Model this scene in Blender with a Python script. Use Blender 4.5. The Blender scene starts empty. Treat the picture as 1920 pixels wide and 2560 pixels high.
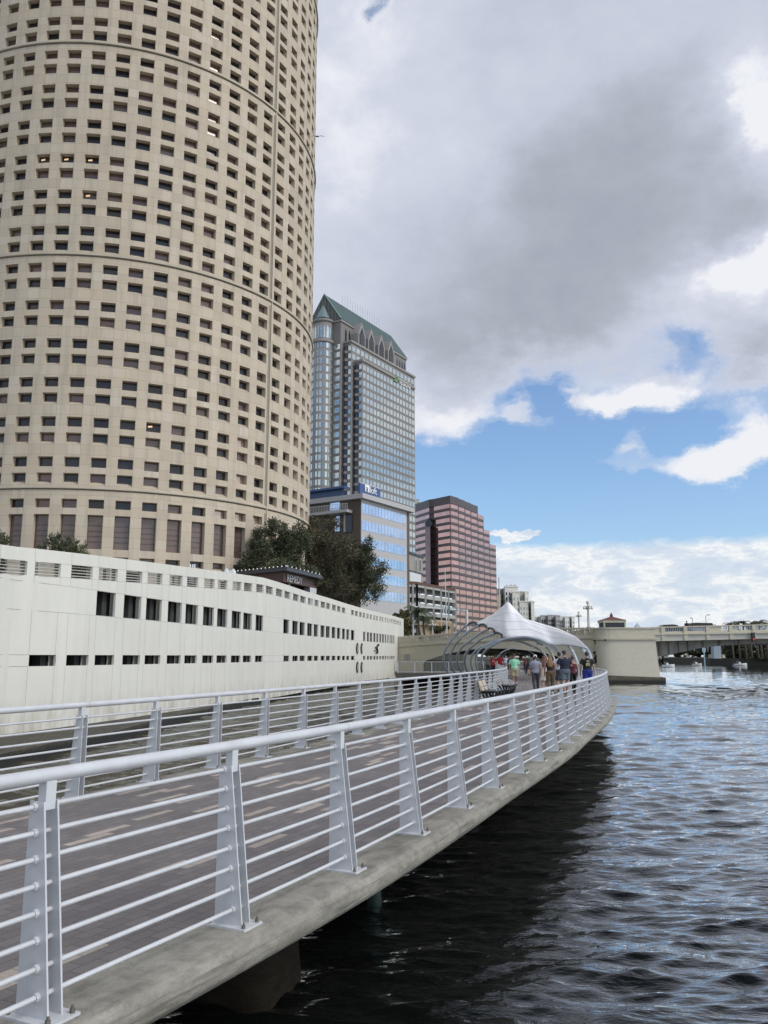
import bpy, bmesh, math, random
from mathutils import Vector, Matrix, noise as mnoise
R = math.radians
rnd = random.Random(7)
SC = bpy.context.scene
COL = SC.collection
# ------------------------------------------------------------------ camera
F = 2070.0; PITCH = R(9.9); EYE = 1.6
cP, sP = math.cos(PITCH), math.sin(PITCH)
cd = bpy.data.cameras.new('camera'); cam = bpy.data.objects.new('camera', cd); COL.objects.link(cam)
cd.sensor_fit = 'VERTICAL'; cd.sensor_height = 36.0; cd.lens = 36.0 * F / 2560.0
cd.clip_start = 0.05; cd.clip_end = 6000
cam.location = (0, 0, EYE); cam.rotation_euler = (math.pi/2 + PITCH, 0, 0)
SC.camera = cam
SC.render.resolution_x = 768; SC.render.resolution_y = 1024
SC.view_settings.view_transform = 'Standard'; SC.view_settings.look = 'None'
EXPO = 0.12; SC.view_settings.exposure = EXPO; SC.view_settings.gamma = 1.0
SC.render.engine = 'CYCLES'
SC.cycles.max_bounces = 8; SC.cycles.transparent_max_bounces = 8

def ray(px, py):                       # photo pixel -> slopes (X/Y, (Z-EYE)/Y)
    v = (1280 - py) / F; d = cP - v * sP
    return (px - 960) / F / d, (sP + v * cP) / d
def ground(px, py, z=0.0):
    u, w = ray(px, py); d = (z - EYE) / w
    return (u * d, d)
def at(px, py, d):
    u, w = ray(px, py); return Vector((u * d, d, EYE + w * d))
def proj(p):
    h = p[2] - EYE; zc = p[1] * cP + h * sP; up = -p[1] * sP + h * cP
    if zc < .1: return (-9999, -9999)
    return (960 + F * p[0] / zc, 1280 - F * up / zc)

# ------------------------------------------------------------------ sun
SUN_AZ, SUN_EL = R(118), R(42)         # azimuth clockwise from +Y (view direction), over the river and behind
sd = bpy.data.lights.new('sun', 'SUN'); sd.energy = 1.5; sd.angle = R(20); sd.color = (1.0, .955, .88)
sun = bpy.data.objects.new('sun', sd); COL.objects.link(sun)
sdir = Vector((math.sin(SUN_AZ)*math.cos(SUN_EL), math.cos(SUN_AZ)*math.cos(SUN_EL), math.sin(SUN_EL)))
sun.rotation_euler = sdir.to_track_quat('Z', 'Y').to_euler()
sun.location = (30, -20, 60)

# ------------------------------------------------------------------ node helper
class NT:
    def __init__(s, tree): s.t = tree; s.n = tree.nodes; s.l = tree.links
    def new(s, typ, **kw):
        n = s.n.new(typ)
        for k, v in kw.items():
            if k == 'i':
                for kk, vv in v.items():
                    if isinstance(vv, bpy.types.NodeSocket): s.l.new(vv, n.inputs[kk])
                    else: n.inputs[kk].default_value = vv
            else: setattr(n, k, v)
        return n
    def m(s, op, a, b=0.0, c=None, clamp=False):
        n = s.n.new('ShaderNodeMath'); n.operation = op; n.use_clamp = clamp
        for i, x in enumerate((a, b) if c is None else (a, b, c)):
            if isinstance(x, bpy.types.NodeSocket): s.l.new(x, n.inputs[i])
            else: n.inputs[i].default_value = x
        return n.outputs[0]
    def ramp(s, fac, stops, interp='LINEAR'):
        n = s.n.new('ShaderNodeValToRGB'); n.color_ramp.interpolation = interp
        while len(n.color_ramp.elements) < len(stops): n.color_ramp.elements.new(.5)
        for e, (p, c) in zip(n.color_ramp.elements, stops):
            e.position = p; e.color = tuple(c) + (1,) if len(c) == 3 else c
        s.l.new(fac, n.inputs[0]); return n.outputs[0]
    def mix(s, f, a, b, blend='MIX'):
        n = s.n.new('ShaderNodeMix'); n.data_type = 'RGBA'; n.blend_type = blend
        for k, x in ((0, f), (6, a), (7, b)):
            if isinstance(x, bpy.types.NodeSocket): s.l.new(x, n.inputs[k])
            else: n.inputs[k].default_value = x if k == 0 else (tuple(x) + (1,) if len(x) == 3 else x)
        return n.outputs[2]
    def noise(s, vec, scale, detail=4, rough=.5, dist=0.0, out=0):
        n = s.new('ShaderNodeTexNoise'); n.inputs['Scale'].default_value = scale
        n.inputs['Detail'].default_value = detail; n.inputs['Roughness'].default_value = rough
        n.inputs['Distortion'].default_value = dist
        if vec is not None: s.l.new(vec, n.inputs['Vector'])
        return n.outputs[out]
    def map(s, vec, loc=(0,0,0), rot=(0,0,0), scale=(1,1,1)):
        n = s.new('ShaderNodeMapping'); n.inputs[1].default_value = loc; n.inputs[2].default_value = rot; n.inputs[3].default_value = scale
        s.l.new(vec, n.inputs[0]); return n.outputs[0]
def lin(r, g, b):
    f = lambda c: c/12.92 if c <= .04045 else ((c+.055)/1.055)**2.4
    k = 2**-EXPO
    return (f(r/255)*k, f(g/255)*k, f(b/255)*k)

# ------------------------------------------------------------------ sky
W = bpy.data.worlds.new('World'); SC.world = W; W.use_nodes = True
W.node_tree.nodes.clear(); T = NT(W.node_tree)
tc = T.new('ShaderNodeTexCoord').outputs['Generated']
sep = T.new('ShaderNodeSeparateXYZ', i={0: tc}); x, y, z = sep.outputs
az = T.m('ARCTAN2', x, y); el = T.m('ARCSINE', z)
skyn = T.new('ShaderNodeTexSky'); skyn.sky_type = 'NISHITA'; skyn.sun_disc = False
skyn.sun_elevation = SUN_EL; skyn.sun_rotation = SUN_AZ; skyn.air_density = 1.0; skyn.dust_density = 1.2; skyn.ozone_density = 2.5
sky = T.mix(1.0, skyn.outputs[0], (.135, .148, .160), 'MULTIPLY')
# flat cloud-layer coordinates: direction projected on a plane overhead
zz = T.m('ADD', T.m('MAXIMUM', z, 0.0), .16)
cv = T.new('ShaderNodeCombineXYZ', i={0: T.m('DIVIDE', x, zz), 1: T.m('DIVIDE', y, zz), 2: 0.0}).outputs[0]
ae = T.new('ShaderNodeCombineXYZ', i={0: az, 1: T.m('MULTIPLY', el, 1.5), 2: 0.0}).outputs[0]
warpn = T.noise(ae, 5.0, 7, .62, 0.0, 1)
wsep = T.new('ShaderNodeSeparateXYZ', i={0: warpn}).outputs
waz = T.m('ADD', az, T.m('MULTIPLY', T.m('SUBTRACT', wsep[0], .5), .22))
wel = T.m('ADD', el, T.m('MULTIPLY', T.m('SUBTRACT', wsep[1], .5), .16))
def azel(px, py):
    u, w = ray(px, py); return math.atan(u), math.atan2(w, math.hypot(1, u))
def blob(px, py, rx, ry, rot=0.0, warp=True, power=1.0):
    a0, e0 = azel(px, py); A, E_ = (waz, wel) if warp else (az, el)
    da = T.m('SUBTRACT', A, a0); de = T.m('SUBTRACT', E_, e0)
    c, s = math.cos(R(rot)), math.sin(R(rot))
    p = T.m('DIVIDE', T.m('ADD', T.m('MULTIPLY', da, c), T.m('MULTIPLY', de, s)), rx/F)
    q = T.m('DIVIDE', T.m('SUBTRACT', T.m('MULTIPLY', de, c), T.m('MULTIPLY', da, s)), ry/F)
    r2 = T.m('ADD', T.m('MULTIPLY', p, p), T.m('MULTIPLY', q, q))
    return T.m('EXPONENT', T.m('MULTIPLY', r2, -1.0))
def ssum(items):
    acc = None
    for wt, b in items:
        t = T.m('MULTIPLY', b, wt); acc = t if acc is None else T.m('ADD', acc, t)
    return acc
n1 = T.noise(ae, 6.5, 9, .6, .25)
n2 = T.noise(T.map(ae, loc=(3, 7, 0)), 17.0, 8, .62, .2)
nz = T.m('ADD', T.m('MULTIPLY', T.m('SUBTRACT', n1, .5), 1.5), T.m('MULTIPLY', T.m('SUBTRACT', n2, .5), 1.25))
# the broad grey layer: everything above its lower edge
_, eE = azel(1400, 925)
edge = T.m('SUBTRACT', wel, T.m('ADD', eE, T.m('MULTIPLY', T.m('SUBTRACT', az, azel(1400, 900)[0]), .10)))
layer = T.m('MULTIPLY', T.m('ADD', T.m('MULTIPLY', edge, 9.0), .35), 1.0)
layer = T.m('MINIMUM', T.m('MAXIMUM', layer, -0.7), 1.4)
cov = T.m('ADD', layer, ssum([
    (.85, blob(1090, 1010, 170, 95, 20)), (1.0, blob(1640, 960, 62, 44, 12)), (.75, blob(1520, 985, 85, 30, -8)), (.7, blob(1300, 1025, 60, 34)), (-.35, blob(1420, 975, 40, 40)),
    (.75, blob(1530, 1155, 190, 34, -3)), (1.9, blob(1885, 1120, 125, 82)), (.38, blob(1560, 1095, 75, 38)), (.55, blob(1850, 915, 110, 70)),
    (-.30, blob(1740, 850, 45, 70, 30)), (.35, blob(1870, 850, 90, 90)), (.35, blob(1700, 1130, 110, 40)), (.4, blob(1560, 1090, 60, 30)), (-1.22, blob(915, 5, 80, 50, 0)), (-.5, blob(1330, 975, 120, 50)), (-.3, blob(1860, 330, 80, 60))]))
cov = T.m('ADD', cov, T.m('MULTIPLY', nz, .50))
mask1 = T.m('MULTIPLY', cov, 1.7, clamp=True)
mask1 = T.ramp(mask1, [(0.0, (0,0,0)), (.3, (.22,.22,.22)), (.75, (.82,.82,.82)), (1.0, (1,1,1))], 'EASE')
# grey/white balance inside the cloud
dark = T.m('ADD', ssum([(.55, blob(1480, 600, 560, 300, 16)), (.25, blob(1350, 250, 520, 260, 20)), (.5, blob(1830, 920, 150, 90)), (.25, blob(1150, 850, 300, 120)),
     (-.7, blob(1900, 250, 95, 120)), (-1.1, blob(1870, 640, 130, 70, 25)), (-.3, blob(1180, 380, 160, 120, 30)), (-.25, blob(1500, 130, 300, 90, 15)), (-.5, blob(1110, 1040, 150, 70)), (-.28, blob(900, 350, 330, 420)), (-.9, blob(1620, 970, 130, 60)), (-1.3, blob(1880, 1110, 160, 110))]), T.m('MULTIPLY', nz, .25))
dens = T.m('MULTIPLY', T.m('SUBTRACT', cov, .25), 1.4, clamp=True)
dk = T.m('MULTIPLY', T.m('ADD', dark, .30), T.m('ADD', T.m('MULTIPLY', dens, .75), .25), clamp=True)
cc = T.ramp(dk, [(0.0, lin(239, 241, 247)), (.2, lin(210, 215, 230)), (.5, lin(193, 199, 214)), (.8, lin(174, 179, 192)), (1.0, lin(161, 167, 180))])
c1 = T.mix(mask1, sky, cc)
# low bank of cumulus over the horizon
_, eB = azel(1500, 1352)
bank = T.m('MULTIPLY', T.m('SUBTRACT', T.m('ADD', eB, T.m('MULTIPLY', T.m('SUBTRACT', T.noise(ae, 22.0, 5, .6), .5), .022)), el), 90.0, clamp=True)
bump1 = T.m('MULTIPLY', T.m('SUBTRACT', T.m('ADD', blob(1290, 1355, 48, 22), T.m('MULTIPLY', T.m('SUBTRACT', n2, .5), .6)), .42), 8.0, clamp=True)
bankm = T.m('MULTIPLY', T.m('MAXIMUM', bank, bump1), .97)
bn = T.noise(T.map(ae, scale=(1.0, 1.7, 1)), 15.0, 9, .66, .25)
bc = T.ramp(bn, [(.30, lin(198, 214, 232)), (.46, lin(216, 226, 239)), (.52, lin(232, 238, 244)), (.56, lin(248, 250, 250)), (.62, lin(226, 232, 240)), (.72, lin(250, 251, 250))])
c2 = T.mix(bankm, c1, bc)
# behind and beside: a mostly closed bright layer
g = T.m('MULTIPLY', T.m('SUBTRACT', T.m('ABSOLUTE', az), .75), 3.0, clamp=True)
gn = T.noise(cv, 1.3, 6, .6, .3)
gm = T.ramp(gn, [(.42, (0,0,0)), (.58, (1,1,1))])
back = T.mix(T.m('MULTIPLY', gm, .92), sky, T.ramp(gn, [(.4, (1.3, 1.3, 1.32)), (.75, (.72, .74, .80))]))
fin = T.mix(g, c2, back)
bg = T.new('ShaderNodeBackground', i={0: fin, 1: 1.0})
out = T.new('ShaderNodeOutputWorld'); T.l.new(bg.outputs[0], out.inputs[0])

# ------------------------------------------------------------------ materials
def bsdf(name):
    m = bpy.data.materials.new(name); m.use_nodes = True
    t = NT(m.node_tree); b = m.node_tree.nodes['Principled BSDF']; return m, t, b
def mat(name, col, rough=.6, metal=0.0, var=.12, scale=3.0, bump=0.0, bscale=30.0, streak=0.0, stain=None, spec=.5, alpha=None, emit=None, trans=0.0):
    m, t, b = bsdf(name)
    tcn = t.new('ShaderNodeTexCoord').outputs['Object']
    n = t.noise(tcn, scale, 6, .6)
    lo = tuple(max(0, c*(1-var)) for c in col); hi = tuple(min(1, c*(1+var)) for c in col)
    c = t.ramp(n, [(.3, lo), (.7, hi)])
    if streak:
        sn = t.noise(t.map(tcn, scale=(1.0, 1.0, .06)), 2.2, 5, .6)
        c = t.mix(t.ramp(sn, [(.48, (0,0,0)), (.75, (streak,)*3)]), c, stain or tuple(k*.6 for k in col))
    t.l.new(c, b.inputs['Base Color'])
    b.inputs['Roughness'].default_value = rough; b.inputs['Metallic'].default_value = metal
    b.inputs['Specular IOR Level'].default_value = spec
    if bump:
        bn_ = t.noise(tcn, bscale, 5, .6)
        bp = t.new('ShaderNodeBump', i={'Height': bn_, 'Strength': bump, 'Distance': .02}); t.l.new(bp.outputs[0], b.inputs['Normal'])
    if emit: b.inputs['Emission Color'].default_value = tuple(emit[:3]) + (1,); b.inputs['Emission Strength'].default_value = emit[3]
    return m
M = {}
M['rail'] = mat('rail_paint', (.56, .567, .575), .40, 0.12, .09, 5, .10, 90)
M['bolt'] = mat('rusty_bolt', (.16, .14, .12), .6, .5)
M['rib'] = mat('rib_steel', (.34, .385, .42), .42, .2, .1, 4)
M['ribdark'] = mat('rib_plate', (.07, .08, .095), .5, .3)
M['wallwhite'] = mat('white_precast', (.68, .665, .59), .7, 0, .04, .35, .05, 12, .18, (.47, .45, .40))
def wall_grime():
    m = M['wallwhite']; t = NT(m.node_tree); b = m.node_tree.nodes['Principled BSDF']; l = b.inputs['Base Color'].links[0].from_socket
    pos = t.new('ShaderNodeNewGeometry').outputs['Position']; z_ = t.new('ShaderNodeSeparateXYZ', i={0: pos}).outputs[2]
    n = t.noise(t.map(pos, scale=(1, 1, .35)), 1.6, 7, .65); n2_ = t.noise(t.map(pos, scale=(1, 1, .03)), 3.0, 4, .6)
    f = t.m('MULTIPLY', t.m('MULTIPLY', t.m('ADD', t.m('MULTIPLY', z_, -.55), .1), 1.0, clamp=True), t.ramp(n, [(.40, (0,0,0)), (.62, (1,1,1))]))
    o = t.mix(t.m('MULTIPLY', f, .8), l, (.30, .26, .18)); g = t.ramp(n2_, [(.62, (0,0,0)), (.74, (.3,.3,.3))]); o = t.mix(g, o, (.50, .46, .37)); t.l.new(o, b.inputs['Base Color'])
wall_grime()
M['joint'] = mat('joint_sealant', (.36, .35, .31), .9)
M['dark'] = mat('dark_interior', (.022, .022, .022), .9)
M['dim'] = mat('dim_concrete', (.10, .10, .095), .9)
M['louver'] = mat('louver_bar', (.50, .48, .43), .6, 0)
M['inner'] = mat('inner_wall', (.42, .39, .33), .9)
M['black'] = mat('black_paint', (.014, .015, .017), .4)
M['whitemetal'] = mat('white_metal', (.62, .63, .62), .5)
M['glassdark'] = mat('window_glass_dark', (.055, .06, .07), .06, 0.0, .2, .3, spec=.8)
M['membrane'] = mat('membrane', (.80, .80, .80), .55, 0, .02, .5)
M['barkm'] = mat('bark', (.12, .095, .07), .9, 0, .3, 8, .4)
M['green'] = mat('green_paint', (.022, .045, .04), .6)

def concrete(name, base, dirt, amt=.55, lo_z=None):
    m, t, b = bsdf(name)
    tcn = t.new('ShaderNodeTexCoord').outputs['Object']
    n = t.noise(tcn, 1.3, 9, .65); n2_ = t.noise(t.map(tcn, scale=(1, 1, 2.5)), 6.0, 7, .7); n3 = t.noise(tcn, 60, 3, .6)
    c = t.mix(t.ramp(n, [(.36, (0,0,0)), (.66, (amt,)*3)]), base, dirt)
    c = t.mix(t.ramp(n2_, [(.45, (0,0,0)), (.72, (.7,.7,.7))]), c, tuple(k*.62 for k in dirt))
    c = t.mix(t.ramp(n3, [(.4, (.25,.25,.25)), (.6, (0,0,0))]), c, tuple(k*.5 for k in base))
    if lo_z is not None:
        gz = t.new('ShaderNodeSeparateXYZ', i={0: t.new('ShaderNodeNewGeometry').outputs['Position']}).outputs[2]
        f = t.m('MULTIPLY', t.m('SUBTRACT', t.m('ADD', lo_z, t.m('MULTIPLY', n2_, .5)), gz), 4.0, clamp=True)
        c = t.mix(f, c, (.018, .02, .016))
    t.l.new(c, b.inputs['Base Color']); b.inputs['Roughness'].default_value = .85
    bp = t.new('ShaderNodeBump', i={'Height': t.m('ADD', n2_, t.m('MULTIPLY', n3, .5)), 'Strength': .5, 'Distance': .02}); t.l.new(bp.outputs[0], b.inputs['Normal'])
    return m
M['edge'] = concrete('deck_concrete', (.335, .315, .262), (.15, .14, .112), .55)
def edge_streaks():
    m = M['edge']; t = NT(m.node_tree); b = m.node_tree.nodes['Principled BSDF']; l = b.inputs['Base Color'].links[0].from_socket
    uv = t.new('ShaderNodeUVMap').outputs[0]
    a = t.noise(t.map(uv, scale=(.5, 9, 1)), 1.6, 7, .65); c = t.noise(t.map(uv, scale=(1.6, 3, 1)), 1.2, 5, .6)
    f = t.m('MULTIPLY', t.ramp(a, [(.44, (0,0,0)), (.62, (1,1,1))]), t.ramp(c, [(.38, (.15,.15,.15)), (.62, (.85,.85,.85))]))
    o = t.mix(f, l, (.085, .08, .066))
    jx = t.m('LESS_THAN', t.m('FRACT', t.m('DIVIDE', t.new('ShaderNodeSeparateXYZ', i={0: uv}).outputs[0], 5.8)), .003)
    o = t.mix(t.m('MULTIPLY', jx, .7), o, (.05, .05, .04)); t.l.new(o, b.inputs['Base Color'])
edge_streaks()
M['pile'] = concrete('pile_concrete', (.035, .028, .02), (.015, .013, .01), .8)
M['bridge'] = concrete('bridge_paint', (.60, .555, .43), (.48, .435, .33), .4)
M['pier'] = concrete('pier_paint', (.64, .595, .48), (.57, .525, .41), .35, -1.15)
M['pile'].node_tree.nodes['Principled BSDF'].inputs['Specular IOR Level'].default_value = .05
M['seawall'] = concrete('seawall_stone', (.15, .125, .085), (.05, .045, .035), .8, -1.25)
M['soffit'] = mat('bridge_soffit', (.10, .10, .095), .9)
M['girder'] = mat('girder_paint', (.22, .215, .19), .8, 0, .2, .8, .1, 10, .6, (.08, .07, .06))

# pavers of the walkway: UV is metres along / across the path
def mk_pavers():
    m, t, b = bsdf('pavers')
    uv = t.new('ShaderNodeUVMap').outputs[0]; tcn = t.new('ShaderNodeTexCoord').outputs['Object']
    small = t.new('ShaderNodeTexBrick', i={'Vector': uv, 'Color1': (0,0,0,1), 'Color2': (1,1,1,1), 'Scale': 1.0, 'Mortar Size': .004, 'Brick Width': .2, 'Row Height': .1, 'Mortar': (.5,.5,.5,1)})
    big = t.new('ShaderNodeTexBrick', i={'Vector': uv, 'Color1': (0,0,0,1), 'Color2': (1,1,1,1), 'Scale': 1.0, 'Mortar Size': .0, 'Brick Width': .6, 'Row Height': .1, 'Mortar': (.5,.5,.5,1)})
    big.offset = .37; big.offset_frequency = 3
    n = t.noise(tcn, 90, 3, .7); n2_ = t.noise(tcn, .8, 5, .6)
    c = t.ramp(small.outputs[0], [(0, (.138, .122, .117)), (.5, (.155, .137, .131)), (1, (.176, .155, .148))])
    lite = t.ramp(small.outputs[0], [(0, (.33, .28, .235)), (1, (.40, .34, .29))])
    f = t.m('GREATER_THAN', big.outputs[0], .905)
    c = t.mix(f, c, lite)
    c = t.mix(.6, c, t.ramp(n, [(.3, (.6,.6,.6)), (.7, (1.35,1.35,1.35))]), 'MULTIPLY')
    c = t.mix(1.0, c, t.ramp(n2_, [(.3, (.82,.82,.82)), (.7, (1.15,1.15,1.15))]), 'MULTIPLY')
    c = t.mix(t.m('MULTIPLY', small.outputs['Fac'], .65), c, (.05, .045, .042))
    t.l.new(c, b.inputs['Base Color']); b.inputs['Roughness'].default_value = .78
    bp = t.new('ShaderNodeBump', i={'Height': t.m('SUBTRACT', n, t.m('MULTIPLY', small.outputs['Fac'], 1.0)), 'Strength': .35, 'Distance': .004}); t.l.new(bp.outputs[0], b.inputs['Normal'])
    return m
M['pavers'] = mk_pavers()

def mk_stone():                         # tower cladding, UV in metres round / up
    m, t, b = bsdf('tower_stone')
    uv = t.new('ShaderNodeUVMap').outputs[0]
    br = t.new('ShaderNodeTexBrick', i={'Vector': uv, 'Color1': (0,0,0,1), 'Color2': (1,1,1,1), 'Scale': 1.0, 'Mortar Size': .012, 'Brick Width': 1.157, 'Row Height': .927, 'Mortar': (.5,.5,.5,1)})
    br.offset = 0.0
    n = t.noise(uv, .35, 6, .6); n2_ = t.noise(t.map(uv, scale=(1, .1, 1)), 1.6, 5, .6); n3 = t.noise(uv, 14, 4, .6)
    c = t.ramp(br.outputs[0], [(0, (.455, .385, .295)), (.5, (.51, .44, .34)), (1, (.565, .495, .395))])
    c = t.mix(t.ramp(n, [(.38, (0,0,0)), (.66, (.75,.75,.75))]), c, (.53, .435, .31))
    c = t.mix(t.ramp(n2_, [(.48, (0,0,0)), (.72, (.7,.7,.7))]), c, (.36, .32, .25))
    c = t.mix(t.ramp(n3, [(.35, (.2,.2,.2)), (.6, (0,0,0))]), c, (.36, .32, .25))
    c = t.mix(t.m('MULTIPLY', br.outputs['Fac'], .75), c, (.22, .19, .145))
    t.l.new(c, b.inputs['Base Color']); b.inputs['Roughness'].default_value = .8
    return m
M['stone'] = mk_stone()

def glass(name, col, rough=.06, metal=.85, mull=None, mcol=(.2,.2,.2), wob=.03, wsc=.5, spec=.5):
    """reflective glazing; mull=(pitch) draws thin mullions from UV metres"""
    m, t, b = bsdf(name)
    tcn = t.new('ShaderNodeTexCoord').outputs['Object']
    c = t.ramp(t.noise(tcn, .25, 3, .6), [(.35, tuple(k*.88 for k in col)), (.65, tuple(min(1,k*1.1) for k in col))])
    b.inputs['Roughness'].default_value = rough; b.inputs['Specular IOR Level'].default_value = spec
    if mull:
        uv = t.new('ShaderNodeUVMap').outputs[0]
        ux = t.new('ShaderNodeSeparateXYZ', i={0: uv}).outputs[0]
        fr = t.m('FRACT', t.m('DIVIDE', ux, mull)); f = t.m('LESS_THAN', fr, .07)
        c = t.mix(f, c, mcol); t.l.new(t.m('MULTIPLY', t.m('SUBTRACT', 1.0, f), metal), b.inputs['Metallic'])
    else: b.inputs['Metallic'].default_value = metal
    t.l.new(c, b.inputs['Base Color'])
    bp = t.new('ShaderNodeBump', i={'Height': t.noise(tcn, wsc, 2, .5), 'Strength': wob, 'Distance': 1.0}); t.l.new(bp.outputs[0], b.inputs['Normal'])
    return m
M['g_slate'] = glass('glass_slate', (.50, .53, .50), .08, .8)
M['g_sky'] = glass('glass_sky', (.42, .53, .70), .04, .9, wob=.05)
M['g_navy'] = glass('glass_dark_navy', (.025, .03, .04), .15, .2)
M['g_pink'] = glass('glass_pink', (.54, .33, .295), .10, .85, 1.5, (.25, .12, .11), .02)
M['g_plain'] = glass('glass_plain', (.22, .26, .28), .1, .5)
M['t_dark'] = glass('tower_glass_dark', (.024, .021, .021), .12, 0.0, spec=.45)
M['t_brown'] = glass('tower_glass_brown', (.14, .095, .08), .12, .12, spec=.6)
M['t_slate'] = glass('tower_glass_slate', (.040, .036, .040), .1, .03, spec=.4)
M['t_warm'] = glass('tower_glass_warm', (.50, .38, .31), .1, .55)
M['lit'] = mat('lit_ceiling_panel', (.9, .6, .3), .5, emit=(1, .68, .40, .55))

# ------------------------------------------------------------------ mesh builder
class MB:
    def __init__(s): s.v = []; s.f = []; s.uv = {}; s.smooth = False
    def add(s, vs, fs, uvs=None):
        o = len(s.v); s.v += [tuple(p) for p in vs]
        for k, f in enumerate(fs):
            s.f.append(tuple(i + o for i in f))
            if uvs: s.uv[len(s.f)-1] = uvs[k]
        return s
    def quad(s, a, b, c, d, uv=None): return s.add([a, b, c, d], [(0, 1, 2, 3)], [uv] if uv else None)
    def box(s, c, size, rz=0.0, tilt=None):
        hx, hy, hz = size[0]/2, size[1]/2, size[2]/2
        m_ = Matrix.Rotation(rz, 3, 'Z')
        if tilt is not None: m_ = m_ @ tilt
        vs = [Vector(c) + m_ @ Vector((sx*hx, sy*hy, sz*hz)) for sz in (-1, 1) for sx, sy in ((-1,-1),(1,-1),(1,1),(-1,1))]
        return s.add(vs, [(3,2,1,0),(4,5,6,7),(0,1,5,4),(1,2,6,5),(2,3,7,6),(3,0,4,7)])
    def prism(s, poly, z0, z1, taper=None):
        n = len(poly); top = poly if taper is None else taper
        ar = sum(poly[i][0]*poly[(i+1)%n][1]-poly[(i+1)%n][0]*poly[i][1] for i in range(n))
        if ar < 0: poly = poly[::-1]; top = top[::-1]
        zb = z0 if isinstance(z0, (list, tuple)) else [z0]*n; zt = z1 if isinstance(z1, (list, tuple)) else [z1]*n
        vs = [(p[0], p[1], h) for p, h in zip(poly, zb)] + [(p[0], p[1], h) for p, h in zip(top, zt)]
        fs = [tuple(range(n))[::-1], tuple(range(n, 2*n))] + [(i, (i+1)%n, (i+1)%n+n, i+n) for i in range(n)]
        return s.add(vs, fs)
    def tube(s, pts, r, seg=8, cap=True, flat=1.0, up=Vector((0,0,1))):
        pts = [Vector(p) for p in pts]; n = len(pts); rs = r if isinstance(r, (list, tuple)) else [r]*n
        o = len(s.v); prev = None
        for i, p in enumerate(pts):
            t = (pts[min(i+1, n-1)] - pts[max(i-1, 0)]).normalized()
            if prev is None:
                a = t.cross(up);
                if a.length < 1e-3: a = t.cross(Vector((0, 1, 0)))
            else: a = prev - t * prev.dot(t)
            a.normalize(); prev = a; b = t.cross(a)
            for k in range(seg):
                th = 2*math.pi*k/seg; s.v.append(tuple(p + (a*math.cos(th) + b*math.sin(th)*flat) * rs[i]))
        for i in range(n-1):
            for k in range(seg):
                k2 = (k+1) % seg; s.f.append((o+i*seg+k, o+i*seg+k2, o+(i+1)*seg+k2, o+(i+1)*seg+k))
        if cap: s.f.append(tuple(o+k for k in range(seg))[::-1]); s.f.append(tuple(o+(n-1)*seg+k for k in range(seg)))
        return s
    def loft(s, rings):
        n = len(rings[0]); o = len(s.v)
        for rg in rings: s.v += [tuple(p) for p in rg]
        for i in range(len(rings)-1):
            for k in range(n):
                k2 = (k+1) % n; s.f.append((o+i*n+k, o+i*n+k2, o+(i+1)*n+k2, o+(i+1)*n+k))
        s.f.append(tuple(o+k for k in range(n))[::-1]); s.f.append(tuple(o+(len(rings)-1)*n+k for k in range(n)))
        return s
    def lathe(s, c, prof, seg=16):
        return s.loft([[(c[0]+r*math.cos(2*math.pi*k/seg), c[1]+r*math.sin(2*math.pi*k/seg), c[2]+h) for k in range(seg)] for r, h in prof])
    def ball(s, c, r, seg=10, rings=6, sc=(1,1,1)):
        return s.loft([[(c[0]+sc[0]*r*math.sin(math.pi*(j+.02)/(rings+.04))*math.cos(2*math.pi*k/seg), c[1]+sc[1]*r*math.sin(math.pi*(j+.02)/(rings+.04))*math.sin(2*math.pi*k/seg), c[2]-sc[2]*r*math.cos(math.pi*(j+.02)/(rings+.04))) for k in range(seg)] for j in range(rings+1)])
    def sheet(s, rows, uvrows=None, closed=False):
        o = len(s.v); n = len(rows[0])
        for rw in rows: s.v += [tuple(p) for p in rw]
        for i in range(len(rows)-1):
            for k in range(n if closed else n-1):
                k2 = (k+1) % n; s.f.append((o+i*n+k, o+i*n+k2, o+(i+1)*n+k2, o+(i+1)*n+k))
                if uvrows: s.uv[len(s.f)-1] = (uvrows[i][k], uvrows[i][k2], uvrows[i+1][k2], uvrows[i+1][k])
        return s
    def mesh(s, name, m, base=(0,0,0), smooth=False):
        me = bpy.data.meshes.new(name)
        b = Vector(base); me.from_pydata([tuple(Vector(p)-b) for p in s.v], [], s.f)
        if s.uv:
            ul = me.uv_layers.new(name='UVMap').data
            for pi, p in enumerate(me.polygons):
                if pi in s.uv:
                    for li, uvc in zip(p.loop_indices, s.uv[pi]): ul[li].uv = uvc
        if isinstance(m, (list, tuple)):
            for q in m: me.materials.append(q)
        elif m: me.materials.append(m)
        if smooth:
            for p in me.polygons: p.use_smooth = True
        me.update(); return me
    def build(s, name, m, parent=None, smooth=False, base=None):
        if parent is not None: bs = parent['_b']
        elif base is not None: bs = base
        else:
            xs = [p[0] for p in s.v]; ys = [p[1] for p in s.v]; zs = [p[2] for p in s.v]
            bs = ((min(xs)+max(xs))/2, (min(ys)+max(ys))/2, min(zs))
        o = bpy.data.objects.new(name, s.mesh(name, m, bs, smooth)); COL.objects.link(o)
        if parent is not None: o.parent = parent
        else: o.location = bs
        o['_b'] = list(bs); return o
def tag(o, label=None, cat=None, group=None, kind=None):
    for k, v_ in (('label', label), ('category', cat), ('group', group), ('kind', kind)):
        if v_: o[k] = v_
    return o
def thing(name, loc, label, cat, group=None):
    o = bpy.data.objects.new(name, None); COL.objects.link(o); o.location = loc; o.empty_display_size = .3
    o['_b'] = list(loc); return tag(o, label, cat, group)
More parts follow.
